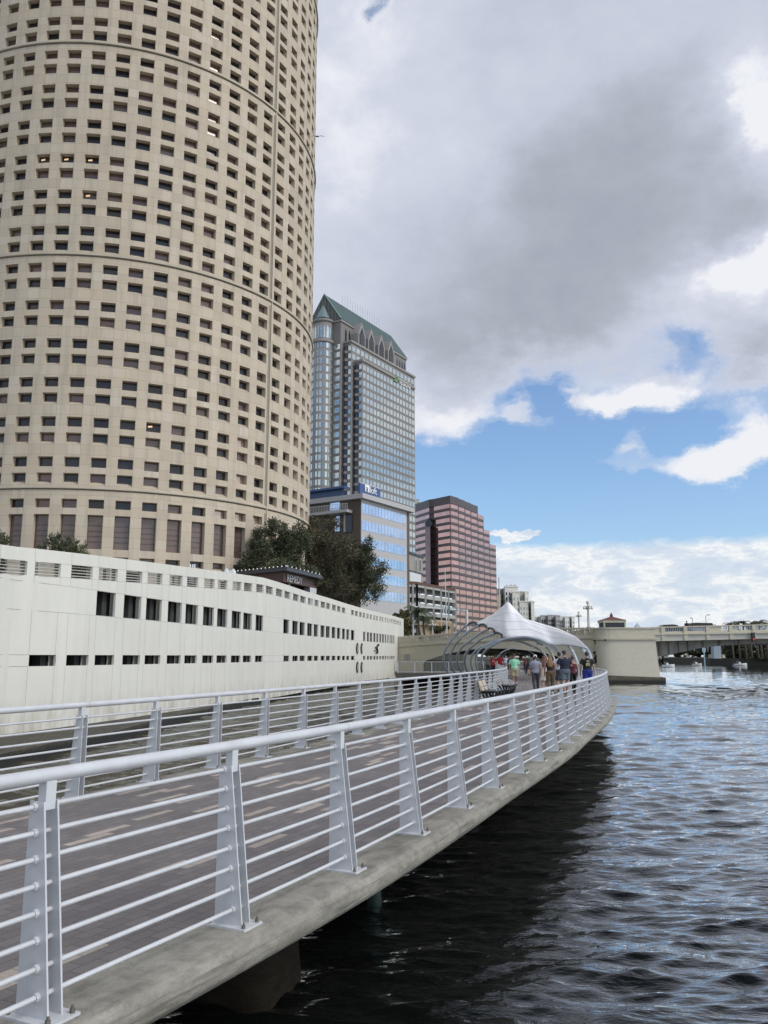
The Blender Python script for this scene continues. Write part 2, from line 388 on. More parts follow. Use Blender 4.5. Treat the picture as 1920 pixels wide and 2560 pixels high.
def part(name, mesh, parent, loc=None, rz=0.0):          # instance of a shared mesh as a part at world location
    o = bpy.data.objects.new(name, mesh); COL.objects.link(o); o.parent = parent
    b = Vector(parent['_b'])
    if loc is not None:
        pl = Vector(loc) - b; o.location = pl; o.rotation_euler = (0, 0, rz)
    o['_b'] = list(b); return o
def copy_tree(o, parent=None):
    c = o.copy(); COL.objects.link(c)
    if parent is not None: c.parent = parent
    for ch in list(o.children): copy_tree(ch, c)
    return c
def text(name, body, size, m, parent, origin, xdir, extr=.03, updir=(0,0,1), sx=1.0, font_shear=0.0, stroke=0.0):
    cu = bpy.data.curves.new(name, 'FONT'); cu.body = body; cu.size = size; cu.extrude = extr; cu.offset = stroke
    cu.align_x = 'LEFT'; cu.resolution_u = 3
    o = bpy.data.objects.new(name, cu); COL.objects.link(o); bpy.context.view_layer.update()
    me = bpy.data.meshes.new_from_object(o.evaluated_get(bpy.context.evaluated_depsgraph_get()))
    bpy.data.objects.remove(o)
    X = Vector(xdir).normalized(); U = Vector(updir).normalized(); N = X.cross(U)
    b = Vector(parent['_b'])
    for vv in me.vertices:
        p = vv.co; q = Vector(origin) + X*p.x*sx + U*p.y + N*p.z; vv.co = q - b
    me.materials.clear(); me.materials.append(m); me.name = name
    o = bpy.data.objects.new(name, me); COL.objects.link(o); o.parent = parent; o['_b'] = list(b); return o
def emit_parts(name, items, parent, limit=100):
    """items: list of (size_key, MB, material): the largest get an object each, the rest become one part"""
    items.sort(key=lambda q: -q[0])
    for k, mb, m in items[:limit]: mb.build(name, m, parent)
    rest = items[limit:]
    if rest:
        mats = []; big = MB(); idx = []
        for k, mb, m in rest:
            if m not in mats: mats.append(m)
            n0 = len(big.f); uvs = mb.uv; big.add(mb.v, mb.f)
            for fi, uvv in uvs.items(): big.uv[n0+fi] = uvv
            idx += [mats.index(m)] * len(mb.f)
        o = big.build(name, mats, parent)
        for p, i in zip(o.data.polygons, idx): p.material_index = i
        o['kind'] = 'stuff'
def spline(pts, n=12):
    """Catmull-Rom through the points"""
    P_ = [Vector(p) for p in pts]; P_ = [P_[0]*2-P_[1]] + P_ + [P_[-1]*2-P_[-2]]; o = []
    for i in range(1, len(P_)-2):
        a, b, c, d = P_[i-1:i+3]
        for k in range(n):
            t = k/n; o.append(.5*((2*b)+(c-a)*t+(2*a-5*b+4*c-d)*t*t+(3*b-a-3*c+d)*t**3))
    o.append(P_[-2]); return o
class Curve:                                            # arc-length curve in plan
    def __init__(s, pts, n=12):
        s.p = spline([(q[0], q[1]) for q in pts], n); s.s = [0.0]
        for a, b in zip(s.p, s.p[1:]): s.s.append(s.s[-1] + (b-a).length)
        s.L = s.s[-1]
    def at(s, t):
        t = min(max(t, 0), s.L-1e-6); import bisect
        i = min(bisect.bisect_right(s.s, t)-1, len(s.p)-2); f = (t-s.s[i])/max(1e-9, s.s[i+1]-s.s[i])
        q = s.p[i].lerp(s.p[i+1], f); i0 = max(i-1, 0); i1 = min(i+2, len(s.p)-1)
        tg = (s.p[i1]-s.p[i0]).normalized(); return q, tg, Vector((tg.y, -tg.x))      # point, tangent, right-hand normal
    wide = False
    def off(s, t, o, z):
        q, tg, n = s.at(t)
        if s.wide and o < -.3: o = -.3+(o+.3)*(1+.085*math.exp(-((t-36)/9.5)**2))     # the walkway widens at the bulge
        return (q.x+n.x*o, q.y+n.y*o, z)
    def by_px(s, px, z=EYE):
        best = None; lo = None
        u0 = (px-960)/F/cP
        for i in range(len(s.p)-1):
            a, b = s.p[i], s.p[i+1]
            if a.y < .5 and b.y < .5: continue
            fa = a.x-u0*a.y; fb = b.x-u0*b.y
            if fa*fb <= 0 and fa != fb:
                f = fa/(fa-fb); return s.s[i]+(s.s[i+1]-s.s[i])*f
        return None
WATER = -1.5

# ================================================================== WATER
import numpy as np
def make_water():
    rr = 1.0050; Y = [2.2]
    while Y[-1] < 170: Y.append(Y[-1]*rr)
    Y = np.array(Y); U = np.linspace(-1.0, .62, 560)
    yy = Y[:, None] * np.ones_like(U)[None]; xx = Y[:, None] * U[None]
    rng = np.random.RandomState(5); z_ = np.zeros_like(xx); dx = np.zeros_like(xx); dy = np.zeros_like(xx)
    sp = np.maximum(Y * (rr-1), Y*0.0029)[:, None]
    for k in range(150):
        L = .17 * (14 ** (rng.rand()**1.25)) ; th = math.radians(97 + rng.randn()*17); kx, ky = math.cos(th)*2*math.pi/L, math.sin(th)*2*math.pi/L
        A = L * .0078 * (0.5 + rng.rand()) * (.6 if L > 1.0 else 1.0)
        fade = np.clip((L/(sp*1.8)) - .6, 0, 1)
        ph = kx*xx + ky*yy + rng.rand()*6.28
        mod = .6 + .4*np.sin(xx*.23*rng.randn() + yy*.17*rng.randn() + k)
        z_ += A*fade*mod*(2*((np.sin(ph)+1)/2)**1.7-.8); dx += A*fade*mod*.7*math.cos(th)*np.cos(ph); dy += A*fade*mod*.7*math.sin(th)*np.cos(ph)
    # a boat wake running from the far bulge toward the lower right
    wk = (xx-11.5)*.36 + (yy-27.0)*.93 + 0.0
    env = np.exp(-(wk/3.0)**2) * np.clip((xx-9)/4, 0, 1)
    z_ += env*.05*np.sin(wk*3.0 + .3*np.sin(xx*.9))
    # calmer directly below the deck
    z_ = WATER + z_
    v = np.stack([xx+dx, yy+dy, z_], -1).reshape(-1, 3); nr, nc = xx.shape
    i = np.arange(nr-1)[:, None]*nc + np.arange(nc-1)[None]; q = np.stack([i, i+1, i+nc+1, i+nc], -1).reshape(-1, 4)
    far = [(-400, 168, WATER-.02), (4000, 168, WATER-.02), (4000, 4500, WATER-.02), (-400, 4500, WATER-.02)]
    low = [(-300, -300, WATER-.35), (300, -300, WATER-.35), (300, 172, WATER-.35), (-300, 172, WATER-.35)]
    n0 = len(v); v = np.concatenate([v, np.array(far), np.array(low)]); q = np.concatenate([q, [[n0, n0+1, n0+2, n0+3], [n0+4, n0+5, n0+6, n0+7]]])
    me = bpy.data.meshes.new('river_water'); me.vertices.add(len(v)); me.vertices.foreach_set('co', v.astype(np.float32).ravel())
    me.loops.add(len(q)*4); me.loops.foreach_set('vertex_index', q.astype(np.int32).ravel())
    me.polygons.add(len(q)); me.polygons.foreach_set('loop_start', (np.arange(len(q))*4).astype(np.int32))
    me.update(calc_edges=True); me.polygons.foreach_set('use_smooth', [True]*len(q))
    m, t, b = bsdf('water')
    tcn = t.new('ShaderNodeTexCoord').outputs['Object']
    b.inputs['Base Color'].default_value = (.004, .005, .0045, 1); b.inputs['Roughness'].default_value = .03; b.inputs['IOR'].default_value = 2.1; b.inputs['Specular Tint'].default_value = (.88, .95, 1.0, 1)
    v1 = t.map(tcn, rot=(0, 0, R(-14)), scale=(.30, 1, 1)); v2 = t.map(tcn, rot=(0, 0, R(10)), scale=(.45, 1, 1))
    h1 = t.noise(v1, 3.8, 5, .6, .5); h2 = t.noise(v2, 11.0, 3, .55, .3); h3 = t.noise(v1, .9, 3, .5)
    py_ = t.new('ShaderNodeSeparateXYZ', i={0: t.new('ShaderNodeNewGeometry').outputs['Position']}).outputs[1]
    nearf = t.m('MAXIMUM', t.m('SUBTRACT', 1.0, t.m('DIVIDE', t.m('SUBTRACT', py_, 6.0), 55.0)), .28)
    rg_ = t.m('SUBTRACT', 1.0, t.m('ABSOLUTE', t.m('SUBTRACT', t.m('MULTIPLY', t.noise(v2, 2.3, 4, .5, .3), 2.0), 1.0)))
    h = t.m('ADD', t.m('MULTIPLY', rg_, .13), t.m('ADD', t.m('ADD', t.m('MULTIPLY', h1, .13), t.m('MULTIPLY', h2, .034)), t.m('MULTIPLY', h3, .08)))
    bp = t.new('ShaderNodeBump', i={'Height': t.m('MULTIPLY', h, nearf), 'Strength': 1.0, 'Distance': .26})
    t.l.new(bp.outputs[0], b.inputs['Normal']); b.inputs['Specular IOR Level'].default_value = 0.0; b.inputs['Roughness'].default_value = .6
    lw = t.new('ShaderNodeLayerWeight', i={'Blend': .5}); t.l.new(bp.outputs[0], lw.inputs['Normal'])
    fac = t.m('MULTIPLY', t.m('POWER', lw.outputs['Facing'], 3.3), 1.25, clamp=True)
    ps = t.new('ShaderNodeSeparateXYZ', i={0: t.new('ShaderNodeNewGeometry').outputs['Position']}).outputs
    refl_cut = t.m('SUBTRACT', t.m('SUBTRACT', t.m('MULTIPLY', ps[1], .35), 7.0), ps[0], clamp=True)       # wall reflection painted down by position between walkway and wall, base browner
    fac = t.m('MULTIPLY', fac, t.m('SUBTRACT', 1.0, t.m('MULTIPLY', refl_cut, .66)))
    t.l.new(t.mix(refl_cut, (.004, .005, .0045), (.055, .050, .036)), b.inputs['Base Color'])
    gl = t.new('ShaderNodeBsdfGlossy', i={'Color': (.95, .97, .99, 1), 'Roughness': .03}); t.l.new(bp.outputs[0], gl.inputs['Normal'])
    mx = t.new('ShaderNodeMixShader', i={0: fac}); t.l.new(b.outputs[0], mx.inputs[1]); t.l.new(gl.outputs[0], mx.inputs[2])
    t.l.new(mx.outputs[0], m.node_tree.nodes['Material Output'].inputs['Surface'])
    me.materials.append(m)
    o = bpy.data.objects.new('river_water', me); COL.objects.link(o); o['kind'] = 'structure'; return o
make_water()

# ================================================================== WALKWAY
CO = Curve([(-6.6,-7.2),(-5.0,-3.6),(-3.4,.0),(-2.1,2.72),(-1.47,4.03),(-.86,5.27),(-.25,6.58),(.32,7.92),(.87,9.27),(1.39,10.6),(1.94,11.98),(2.48,13.37),(3.0,14.73),(3.5,16.07),(3.98,17.44),
            (5.7,22.3),(7.25,27.2),(8.55,31.9),(9.65,37),(10.45,42),(11.0,47),(11.5,52),(12.2,58),(13.3,68),(14.9,80),(17.2,95),(20,112),(25,140)], 10)
IN = -4.42; CO.wide = True
def nearest_s(cv_, x, y, off=0.0):
    best = (1e9, 0); t = 0
    while t < cv_.L:
        p = cv_.off(t, off, 0); d = (p[0]-x)**2+(p[1]-y)**2
        if d < best[0]: best = (d, t)
        t += .05
    return best[1]
def deck():
    prof = [(-.30, 0.0), (.05, 0.0)] + [(.05+.10*math.sin(a), -.10+.10*math.cos(a)) for a in [R(k) for k in (15, 32, 50, 68, 86, 104, 122, 140)]] + [(.05, -.215), (-.28, -.31), (-.9, -.50), (-3.6, -.50), (-4.3, -.38)] + \
           [(-4.48-.2*math.sin(a), -.20+.20*math.cos(a)) for a in [R(k) for k in (140, 104, 68, 32)]] + [(-4.48, 0.0), (-4.12, 0.0), (-4.12, -.03), (-.30, -.03)]
    rows = []; uvr = []; t = 0
    while t < CO.L-.3:
        rows.append([CO.off(t, o, z_ + .006*math.sin(t*.7)*(1 if z_ < -.02 else 0)) for o, z_ in prof+prof[:1]]); uvr.append([(t, 5-abs(o)*.3-z_*2) for o, z_ in prof+prof[:1]]); t += .45
    mb = MB(); mb.sheet(rows, uvr)
    o = mb.build('deck_slab', M['edge'], None, True, (0, 0, 0)); o.data.set_sharp_from_angle(angle=R(35)) if hasattr(o.data, 'set_sharp_from_angle') else None
    return o
dk_o = deck(); tag(dk_o, kind='structure'); dk_o.name = 'walkway_slab'
# expansion joints in the bullnose and pavers sheet
mb = MB(); rows = []; uvr = []; t = 0
while t < CO.L-.3:
    rows.append([CO.off(t, o, 0.0) for o in (-.30, -1.25, -2.2, -3.15, -4.12)][::-1]); uvr.append([(t, o) for o in (4.12, 3.15, 2.2, 1.25, .3)]); t += .5
mb.sheet(rows, uvr); pv = mb.build('walkway_paving', M['pavers'], None, False, (0, 0, 0)); tag(pv, kind='structure')

def post_mesh():
    mb = MB()                                            # local: +x outward (river side), +y along the rail, z up
    for yy_ in (-.045, .035):
        mb.prism([(-.20, 0), (0, 0), (0, .010), (-.20, .010)], .012, .93, [(-.20, 0), (-.11, 0), (-.11, .010), (-.20, .010)])
        mb.v[-8:] = [(a, b_+yy_, c_) for a, b_, c_ in mb.v[-8:]]
    for k in range(8):                                   # collars where the bars pass
        z_ = .10+.115*k; xo = -(.11*z_/.93)-.055
        mb.tube([(xo, -.065, z_), (xo, -.045, z_)], .020, 8); mb.tube([(xo, .045, z_), (xo, .062, z_)], .018, 8)
    mb.prism([(-.165, -.030), (-.115, -.030), (-.115, .030), (-.165, .030)], .89, 1.02)
    return mb.mesh('post', M['rail'])
PM = post_mesh()
mb = MB(); mb.box((-.095, 0, .004), (.30, .19, .016)); BPM = mb.mesh('base_plate', M['rail'])
BOM = []
for sx, sy in ((-.22, -.07), (-.22, .07), (.03, -.07), (.03, .07)):
    mb = MB(); mb.lathe((sx, sy, .010), [(.013, 0), (.013, .02), (.007, .021), (.007, .034)], 6); BOM.append(mb.mesh('bolt', M['bolt']))
def railing(name, side, s0, s1, phase, label, step=1.45):
    sgn = 1 if side > 0 else -1; base = 0.0 if side > 0 else IN
    st = CO.at(s0)[0]
    root = thing(name, (st.x, st.y, 0), label, 'railing', 'railings along the walkway')
    def line(off, z_, r, seg, nm, ds):
        pts = []; t = s0
        while t < s1: pts.append(CO.off(t, base + sgn*off, z_)); t += ds
        mb = MB(); mb.tube(pts, r, seg); mb.build(nm, M['rail'], root, True)
    line(-.14, 1.045, .034, 14, 'top_rail', .35)
    for k in range(8):
        z_ = .10+.115*k; line(-(.11*z_/.93)-.055, z_, .0125, 7, 'bar', .5)
    t = phase
    while t < s1:
        if t > s0:
            p, tg, n = CO.at(t); ang = math.atan2(tg.x, tg.y); loc = CO.off(t, base, 0.0)
            rz = -ang if side > 0 else -ang + math.pi
            po = part('post', PM, root, loc, rz)
            if p.y < 45:
                a = bpy.data.objects.new('base_plate', BPM); COL.objects.link(a); a.parent = po
            if p.y < 16:
                for bm_ in BOM: a = bpy.data.objects.new('bolt', bm_); COL.objects.link(a); a.parent = po
        t += step
    # sleeve joints of the top rail
    t = phase + .1
    mb = MB()
    while t < min(s1, phase+60):
        a = Vector(CO.off(t-.002, base-sgn*.14, 1.045)); b_ = Vector(CO.off(t+.002, base-sgn*.14, 1.045)); mb.tube([a, b_], .0346, 14, False); t += step*4
    mb.build('rail_joint', M['bolt'], root)
    return root
s_p1 = nearest_s(CO, -1.47, 4.03)
S100 = nearest_s(CO, 20, 112)
railing('railing', 1, .5, S100, s_p1-1.45*6, 'long silver tube railing on the river side of the walkway, nearest the camera')
s_i = nearest_s(CO, -2.45, 12.57, IN)
railing('railing', -1, .5, S100, s_i-1.46*14, 'silver tube railing on the far side of the walkway, in front of the white wall', 1.46)

# piles under the slab
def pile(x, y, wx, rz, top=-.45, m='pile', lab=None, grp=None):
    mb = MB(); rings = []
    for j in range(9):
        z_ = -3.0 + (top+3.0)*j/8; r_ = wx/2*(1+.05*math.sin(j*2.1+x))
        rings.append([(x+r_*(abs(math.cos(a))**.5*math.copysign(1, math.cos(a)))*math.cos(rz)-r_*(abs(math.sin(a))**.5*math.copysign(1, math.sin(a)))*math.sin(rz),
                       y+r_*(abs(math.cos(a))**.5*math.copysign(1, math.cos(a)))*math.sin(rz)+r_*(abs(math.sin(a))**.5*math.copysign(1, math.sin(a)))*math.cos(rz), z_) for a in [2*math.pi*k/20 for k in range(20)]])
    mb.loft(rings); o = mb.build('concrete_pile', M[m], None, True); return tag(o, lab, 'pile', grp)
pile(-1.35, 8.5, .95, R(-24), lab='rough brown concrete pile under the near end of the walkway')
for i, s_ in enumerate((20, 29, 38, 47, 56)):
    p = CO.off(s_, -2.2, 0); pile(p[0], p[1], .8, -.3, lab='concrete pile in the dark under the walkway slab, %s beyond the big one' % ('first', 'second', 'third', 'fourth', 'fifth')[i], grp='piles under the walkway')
# old mooring bracket hanging over the water below the edge
mb = MB(); bx_, by_ = CO.off(nearest_s(CO, 1.05, 10.6), -1.6, 0)[:2]
mb.tube([(bx_, by_, -.5), (bx_, by_, -1.1), (bx_+.05, by_-.05, -1.75)], .09, 8); mb.tube([(bx_-.25, by_, -.95), (bx_, by_, -1.15), (bx_+.3, by_+.1, -.9)], .06, 8); mb.ball((bx_+.28, by_+.1, -.95), .13)
tag(mb.build('mooring_bracket', M['green'], None, True), 'small corroded green bracket hanging under the walkway edge just above the water', 'bracket')

# ================================================================== WHITE WALL
wp = []
for px, d in ((-420, 17.5), (-200, 22.5), (0, 29), (120, 31.7), (241, 34.8), (400, 40.5), (520, 46.5), (579, 50), (659, 56.8), (711, 61.8), (770, 69.5), (828, 78), (879, 88), (930, 99), (983, 112), (1008, 121)):
    u = (px-960)/F/cP; wp.append((u*d, d))
WC = Curve(wp, 8)
def by_u(c, u):
    for i in range(len(c.p)-1):
        a, b = c.p[i], c.p[i+1]; fa, fb = a.x-u*a.y, b.x-u*b.y
        if fa*fb <= 0 and fa != fb:
            return c.s[i]+(c.s[i+1]-c.s[i])*fa/(fa-fb)
    return 0 if u < c.p[0].x/c.p[0].y else c.L
sK = by_u(WC, ray(659, 1450)[0]); s0_ = by_u(WC, ray(0, 1440)[0])
def zl(s):                                               # bottom of the louvre band
    f = (s-s0_)/(sK-s0_); return 4.35 + (.17 + (1.60-.17)*min(max(f, -.35), 1.0))
LH, CAPH = .52, .50
rows_ = {'low': [], 'up': [], 'lou': []}
z4 = lambda lst, yz: [(by_u(WC, ray(a/1.659, 1340+yz(a)/1.659)[0]), by_u(WC, ray(b/1.659, 1340+yz(b)/1.659)[0])) for a, b in lst]
z5 = lambda lst, yv: [(by_u(WC, ray(560+a/3.318, yv)[0]), by_u(WC, ray(560+b/3.318, yv)[0])) for a, b in lst]
lowl = [(120,232),(275,367),(393,473),(508,580),(600,665),(692,749),(765,816),(839,884),(898,940),(958,997),(1007,1042),(1058,1089),
        (1176,1200),(1213,1237),(1243,1265),(1275,1296),(1302,1320),(1330,1347),(1352,1369),(1376,1392),(1398,1412),(1419,1432),(1437,1449),(1456,1470)]
upl = [(403,481),(516,587)] + [(608,672),(698,755),(771,822),(844,888),(902,944),(962,1000),(1010,1046),(1061,1092)] + lowl[12:]
f5 = [(1155,1173),(1187,1205),(1212,1230),(1240,1257),(1265,1280),(1290,1305),(1313,1328),(1335,1347),(1355,1366),(1374,1384),(1388,1398),(1404,1414),(1447,1455),(1460,1468)]
rows_['low'] = z4(lowl, lambda a: 512) + z5(f5, 1645)
rows_['up'] = z4(upl, lambda a: 230+(a-403)*.15) + z5(f5, 1600)
loul = [(0,113),(145,252),(296,384),(410,488),(523,590),(612,673),(703,757),(776,822),(847,890),(903,943),(965,1001),(1012,1046),(1063,1093),(1103,1132),(1145,1172),(1180,1205),(1216,1239),(1246,1268),(1278,1298),(1303,1322),(1331,1350),(1354,1370),(1378,1394),(1399,1413),(1419,1433)]
fl = [(980,1003),(1018,1040),(1055,1078),(1087,1110),(1122,1143),(1152,1170),(1182,1200),(1210,1226),(1238,1254),(1262,1276),(1288,1302),(1308,1322),(1332,1344),(1350,1362),(1370,1381),(1386,1396),(1403,1412),(1416,1425),(1432,1441),(1446,1454),(1460,1468)]
rows_['lou'] = z4(loul, lambda a: 115+a*.1) + z5(fl[2:], 1560)
# the row carries on to the left beyond the frame
p0, p1 = rows_['lou'][0], rows_['lou'][1]; pit = p1[0]-p0[0]
for k in (1, 2, 3, 4):
    for key in ('lou', 'low'):
        a, b = rows_[key][0 if key == 'lou' else 0];
    q = (p0[0]-pit*k, p0[1]-pit*k)
    if q[0] > .5: rows_['lou'].append(q)
for k in rows_: rows_[k] = sorted([(min(a, b), max(a, b)) for a, b in rows_[k] if abs(a-b) > .05])
def zbands(s): zz_ = zl(s); return {'low': (1.24, 1.66), 'up': (3.32, 4.35), 'lou': (zz_, zz_+LH)}
def wall_geo():
    br = {0.0, WC.L}; t = 0
    while t < WC.L: br.add(round(t, 3)); t += 1.0
    for k in rows_:
        for a, b in rows_[k]: br.add(a); br.add(b)
    br.add(sK); br = sorted(br); mb = MB(); rv = .11
    P_ = lambda s, o, z_: WC.off(s, o, z_)
    for s1, s2 in zip(br, br[1:]):
        if s2-s1 < 1e-4: continue
        mid = (s1+s2)/2; ops = [k for k in rows_ if any(a-1e-6 <= s1 and s2 <= b+1e-6 for a, b in rows_[k])]
        za, zb_ = zbands(s1+1e-5), zbands(s2-1e-5); zc1, zc2 = -1.25, -1.25
        for k in ('low', 'up', 'lou'):
            if k in ops:
                mb.quad(P_(s1,0,zc1), P_(s2,0,zc2), P_(s2,0,zb_[k][0]), P_(s1,0,za[k][0]))
                zc1, zc2 = za[k][1], zb_[k][1]
                mb.quad(P_(s1,0,za[k][0]), P_(s2,0,zb_[k][0]), P_(s2,-rv,zb_[k][0]), P_(s1,-rv,za[k][0]))
                mb.quad(P_(s1,-rv,za[k][1]), P_(s2,-rv,zb_[k][1]), P_(s2,0,zb_[k][1]), P_(s1,0,za[k][1]))
        t1, t2 = za['lou'][1]+CAPH, zb_['lou'][1]+CAPH
        mb.quad(P_(s1,0,zc1), P_(s2,0,zc2), P_(s2,0,t2), P_(s1,0,t1))
        mb.quad(P_(s1,0,t1), P_(s2,0,t2), P_(s2,-.35,t2), P_(s1,-.35,t1))
        mb.quad(P_(s2,-.35,-1.25), P_(s1,-.35,-1.25), P_(s1,-.35,2.0 if ops else t1), P_(s2,-.35,2.0 if ops else t2)) if not ops else None
    for k in rows_:
        for a, b in rows_[k]:
            z1, z2 = zbands(a)[k]; mb.quad(P_(a,0,z1), P_(a,-rv,z1), P_(a,-rv,z2), P_(a,0,z2))
            z1, z2 = zbands(b)[k]; mb.quad(P_(b,-rv,z1), P_(b,0,z1), P_(b,0,z2), P_(b,-rv,z2))
    return mb
wb = WC.off(sK, 0, -1.25)
root = thing('riverside_wall', wb, 'long curved cream-white concrete wall with rows of dark square openings', 'wall')
wall_geo().build('wall', M['wallwhite'], root)
P_ = lambda s, o, z_: WC.off(s, o, z_)
# dark interior behind the two lower rows, lighter wall behind the louvres
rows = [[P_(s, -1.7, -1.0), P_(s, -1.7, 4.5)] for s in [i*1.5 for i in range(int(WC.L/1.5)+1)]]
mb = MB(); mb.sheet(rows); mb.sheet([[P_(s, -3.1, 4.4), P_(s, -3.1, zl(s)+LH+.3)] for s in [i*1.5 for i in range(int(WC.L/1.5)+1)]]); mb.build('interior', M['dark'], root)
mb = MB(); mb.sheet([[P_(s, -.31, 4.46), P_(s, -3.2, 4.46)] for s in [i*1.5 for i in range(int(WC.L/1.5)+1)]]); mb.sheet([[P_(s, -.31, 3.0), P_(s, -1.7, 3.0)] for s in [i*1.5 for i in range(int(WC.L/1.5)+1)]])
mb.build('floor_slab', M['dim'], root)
mb = MB()
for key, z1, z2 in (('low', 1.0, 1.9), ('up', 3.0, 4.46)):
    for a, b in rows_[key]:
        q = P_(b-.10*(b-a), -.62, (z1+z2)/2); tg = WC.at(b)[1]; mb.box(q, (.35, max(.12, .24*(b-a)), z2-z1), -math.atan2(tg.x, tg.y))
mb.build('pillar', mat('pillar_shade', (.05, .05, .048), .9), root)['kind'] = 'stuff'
mb = MB(); t = 0
while t < WC.L:
    if rnd.random() < .72 and t < sK+2:
        tg = WC.at(t)[1]; zt = zl(t)+LH+.35; mb.box(P_(t, -1.9, (4.46+zt)/2), (.2, 1.25, zt-4.46), -math.atan2(tg.x, tg.y))
    t += 1.9
mb.build('inner_wall', M['inner'], root)['kind'] = 'stuff'
lv = []
for a, b in rows_['lou']:
    mb = MB()
    for j in range(4):
        pts = [P_(a+(b-a)*q, -.12, zl(a+(b-a)*q)+LH*(.16+.23*j)) for q in (0, .5, 1)]; mb.tube(pts, .021, 5)
    lv.append((abs(proj(P_(a,0,5))[0]-proj(P_(b,0,5))[0]), mb, M['louver']))
emit_parts('louver', lv, root)
# joints between the panels
jm = MB()
def vjoint(s, z1, z2, w=.014):
    jm.quad(P_(s-w/2, .004, z1), P_(s+w/2, .004, z1), P_(s+w/2, .004, z2), P_(s-w/2, .004, z2))
def hjoint(sa, sb, zf, w=.013):
    n = max(2, int((sb-sa)/1.0)); 
    for i in range(n):
        a, b = sa+(sb-sa)*i/n, sa+(sb-sa)*(i+1)/n; jm.quad(P_(a,.004,zf(a)), P_(b,.004,zf(b)), P_(b,.004,zf(b)+w), P_(a,.004,zf(a)+w))
js = sorted(set([round(x_, 2) for k in ('low', 'lou') for ab in rows_[k] for x_ in ab]))
for i, s in enumerate(js):
    if i % 2 == 0: vjoint(s, -1.22, 1.24); vjoint(s, 1.66, 3.32)
    vjoint(s, 4.35, zl(s)) if i % 2 == 0 else None
for a, b in rows_['lou']: vjoint(a-.03, zl(a)+LH, zl(a)+LH+CAPH)
segs = [(0.3, rows_['low'][0][0]), (rows_['low'][11][1], rows_['low'][12][0]), (rows_['low'][23][1], rows_['low'][24][0]), (rows_['low'][-1][1], WC.L)]
for a, b in segs: hjoint(a, b, lambda s: 1.24); hjoint(a, b, lambda s: 1.66)
hjoint(.3, WC.L, lambda s: 3.30); hjoint(.3, WC.L, lambda s: 4.36); hjoint(.3, WC.L, lambda s: zl(s)-.02); hjoint(.3, WC.L, lambda s: zl(s)+LH)
jm.build('panel_joint', M['joint'], root)['kind'] = 'stuff'
# round ports
for pxx in (893, 904):
    for pyy in (1621, 1668):
        s = by_u(WC, ray(pxx, pyy)[0]); p, tg, n = WC.at(s); zc_ = EYE + ray(pxx, pyy)[1]*p.y
        mb = MB(); ring = []
        for o_, r_ in ((.0, .60), (.07, .60), (.07, .5), (.02, .48)):
            ring.append([(p.x+tg.x*r_*.62*math.cos(a)+n.x*o_, p.y+tg.y*r_*.62*math.cos(a)*1.9+n.y*o_, zc_+r_*math.sin(a)) for a in [2*math.pi*k/20 for k in range(20)]])
        mb.loft(ring); mb.build('port', M['black'], root)
# bronze gecko-like relief fixed to the wall
s = by_u(WC, ray(940, 1625)[0]); p, tg, n = WC.at(s); d0 = p.y
mb = MB()
def wp_(px, py, o=.12): 
    w = ray(px, py)[1]; s_ = by_u(WC, ray(px, py)[0]); q = WC.at(s_); return Vector((q[0].x+q[2].x*o, q[0].y+q[2].y*o, EYE+w*q[0].y))
for pl, r_ in (([(942,1613),(940,1620),(942,1628),(941,1632)], .11), ([(942,1614),(944,1612)], .13), ([(941,1620),(936,1618)], .06), ([(940,1624),(935,1626),(934,1629)], .05), ([(941,1629),(938,1633)], .06), ([(941,1629),(943,1633)], .06)):
    mb.tube([wp_(*q) for q in pl], r_, 8)
tag(mb.build('wall_sculpture', mat('dark_bronze', (.035, .022, .016), .5, .3), None, True), 'dark bronze figure climbing the white wall beside the round ports', 'sculpture')

# seawall footing in front of the wall, down to the water
fp = [ground(px, py, WATER) for px, py in ((-300, 2010), (0, 1919), (150, 1885), (301, 1850), (390, 1824), (524, 1787), (640, 1760), (753, 1738), (870, 1717), (975, 1703))]
FC = Curve(fp, 8); mb = MB(); rows = []; t = 0
while t < FC.L:
    q, tg, n = FC.at(t); sw = by_u(WC, q.x/q.y); w_ = WC.off(sw, .0, 0)
    jt = .04*math.sin(t*1.7)+.03*math.sin(t*4.1)
    rows.append([(q.x+jt, q.y, -2.6), (q.x+jt, q.y, -1.12+.03*math.sin(t*.9)), (w_[0], w_[1], -1.13)]); t += .6
mb.sheet(rows); tag(mb.build('seawall', M['seawall'], None, False), 'dark stained stone footing along the waterline under the white wall', 'seawall')
# drain spout stain and parapet cap omitted: ground behind the wall
mb = MB(); pl = [P_(s, -3.2, 0)[:2] for s in [i*3 for i in range(int(WC.L/3)+1)]]
pl = pl + [(pl[-1][0]+2, 123), (-160, 190), (-160, 10)]
mb.add([(a, b, 4.40) for a, b in pl], [tuple(range(len(pl)))[::-1]])
o = mb.build('plaza_ground', mat('plaza', (.30, .28, .25), .9), None, False, (0,0,0)); tag(o, kind='structure')

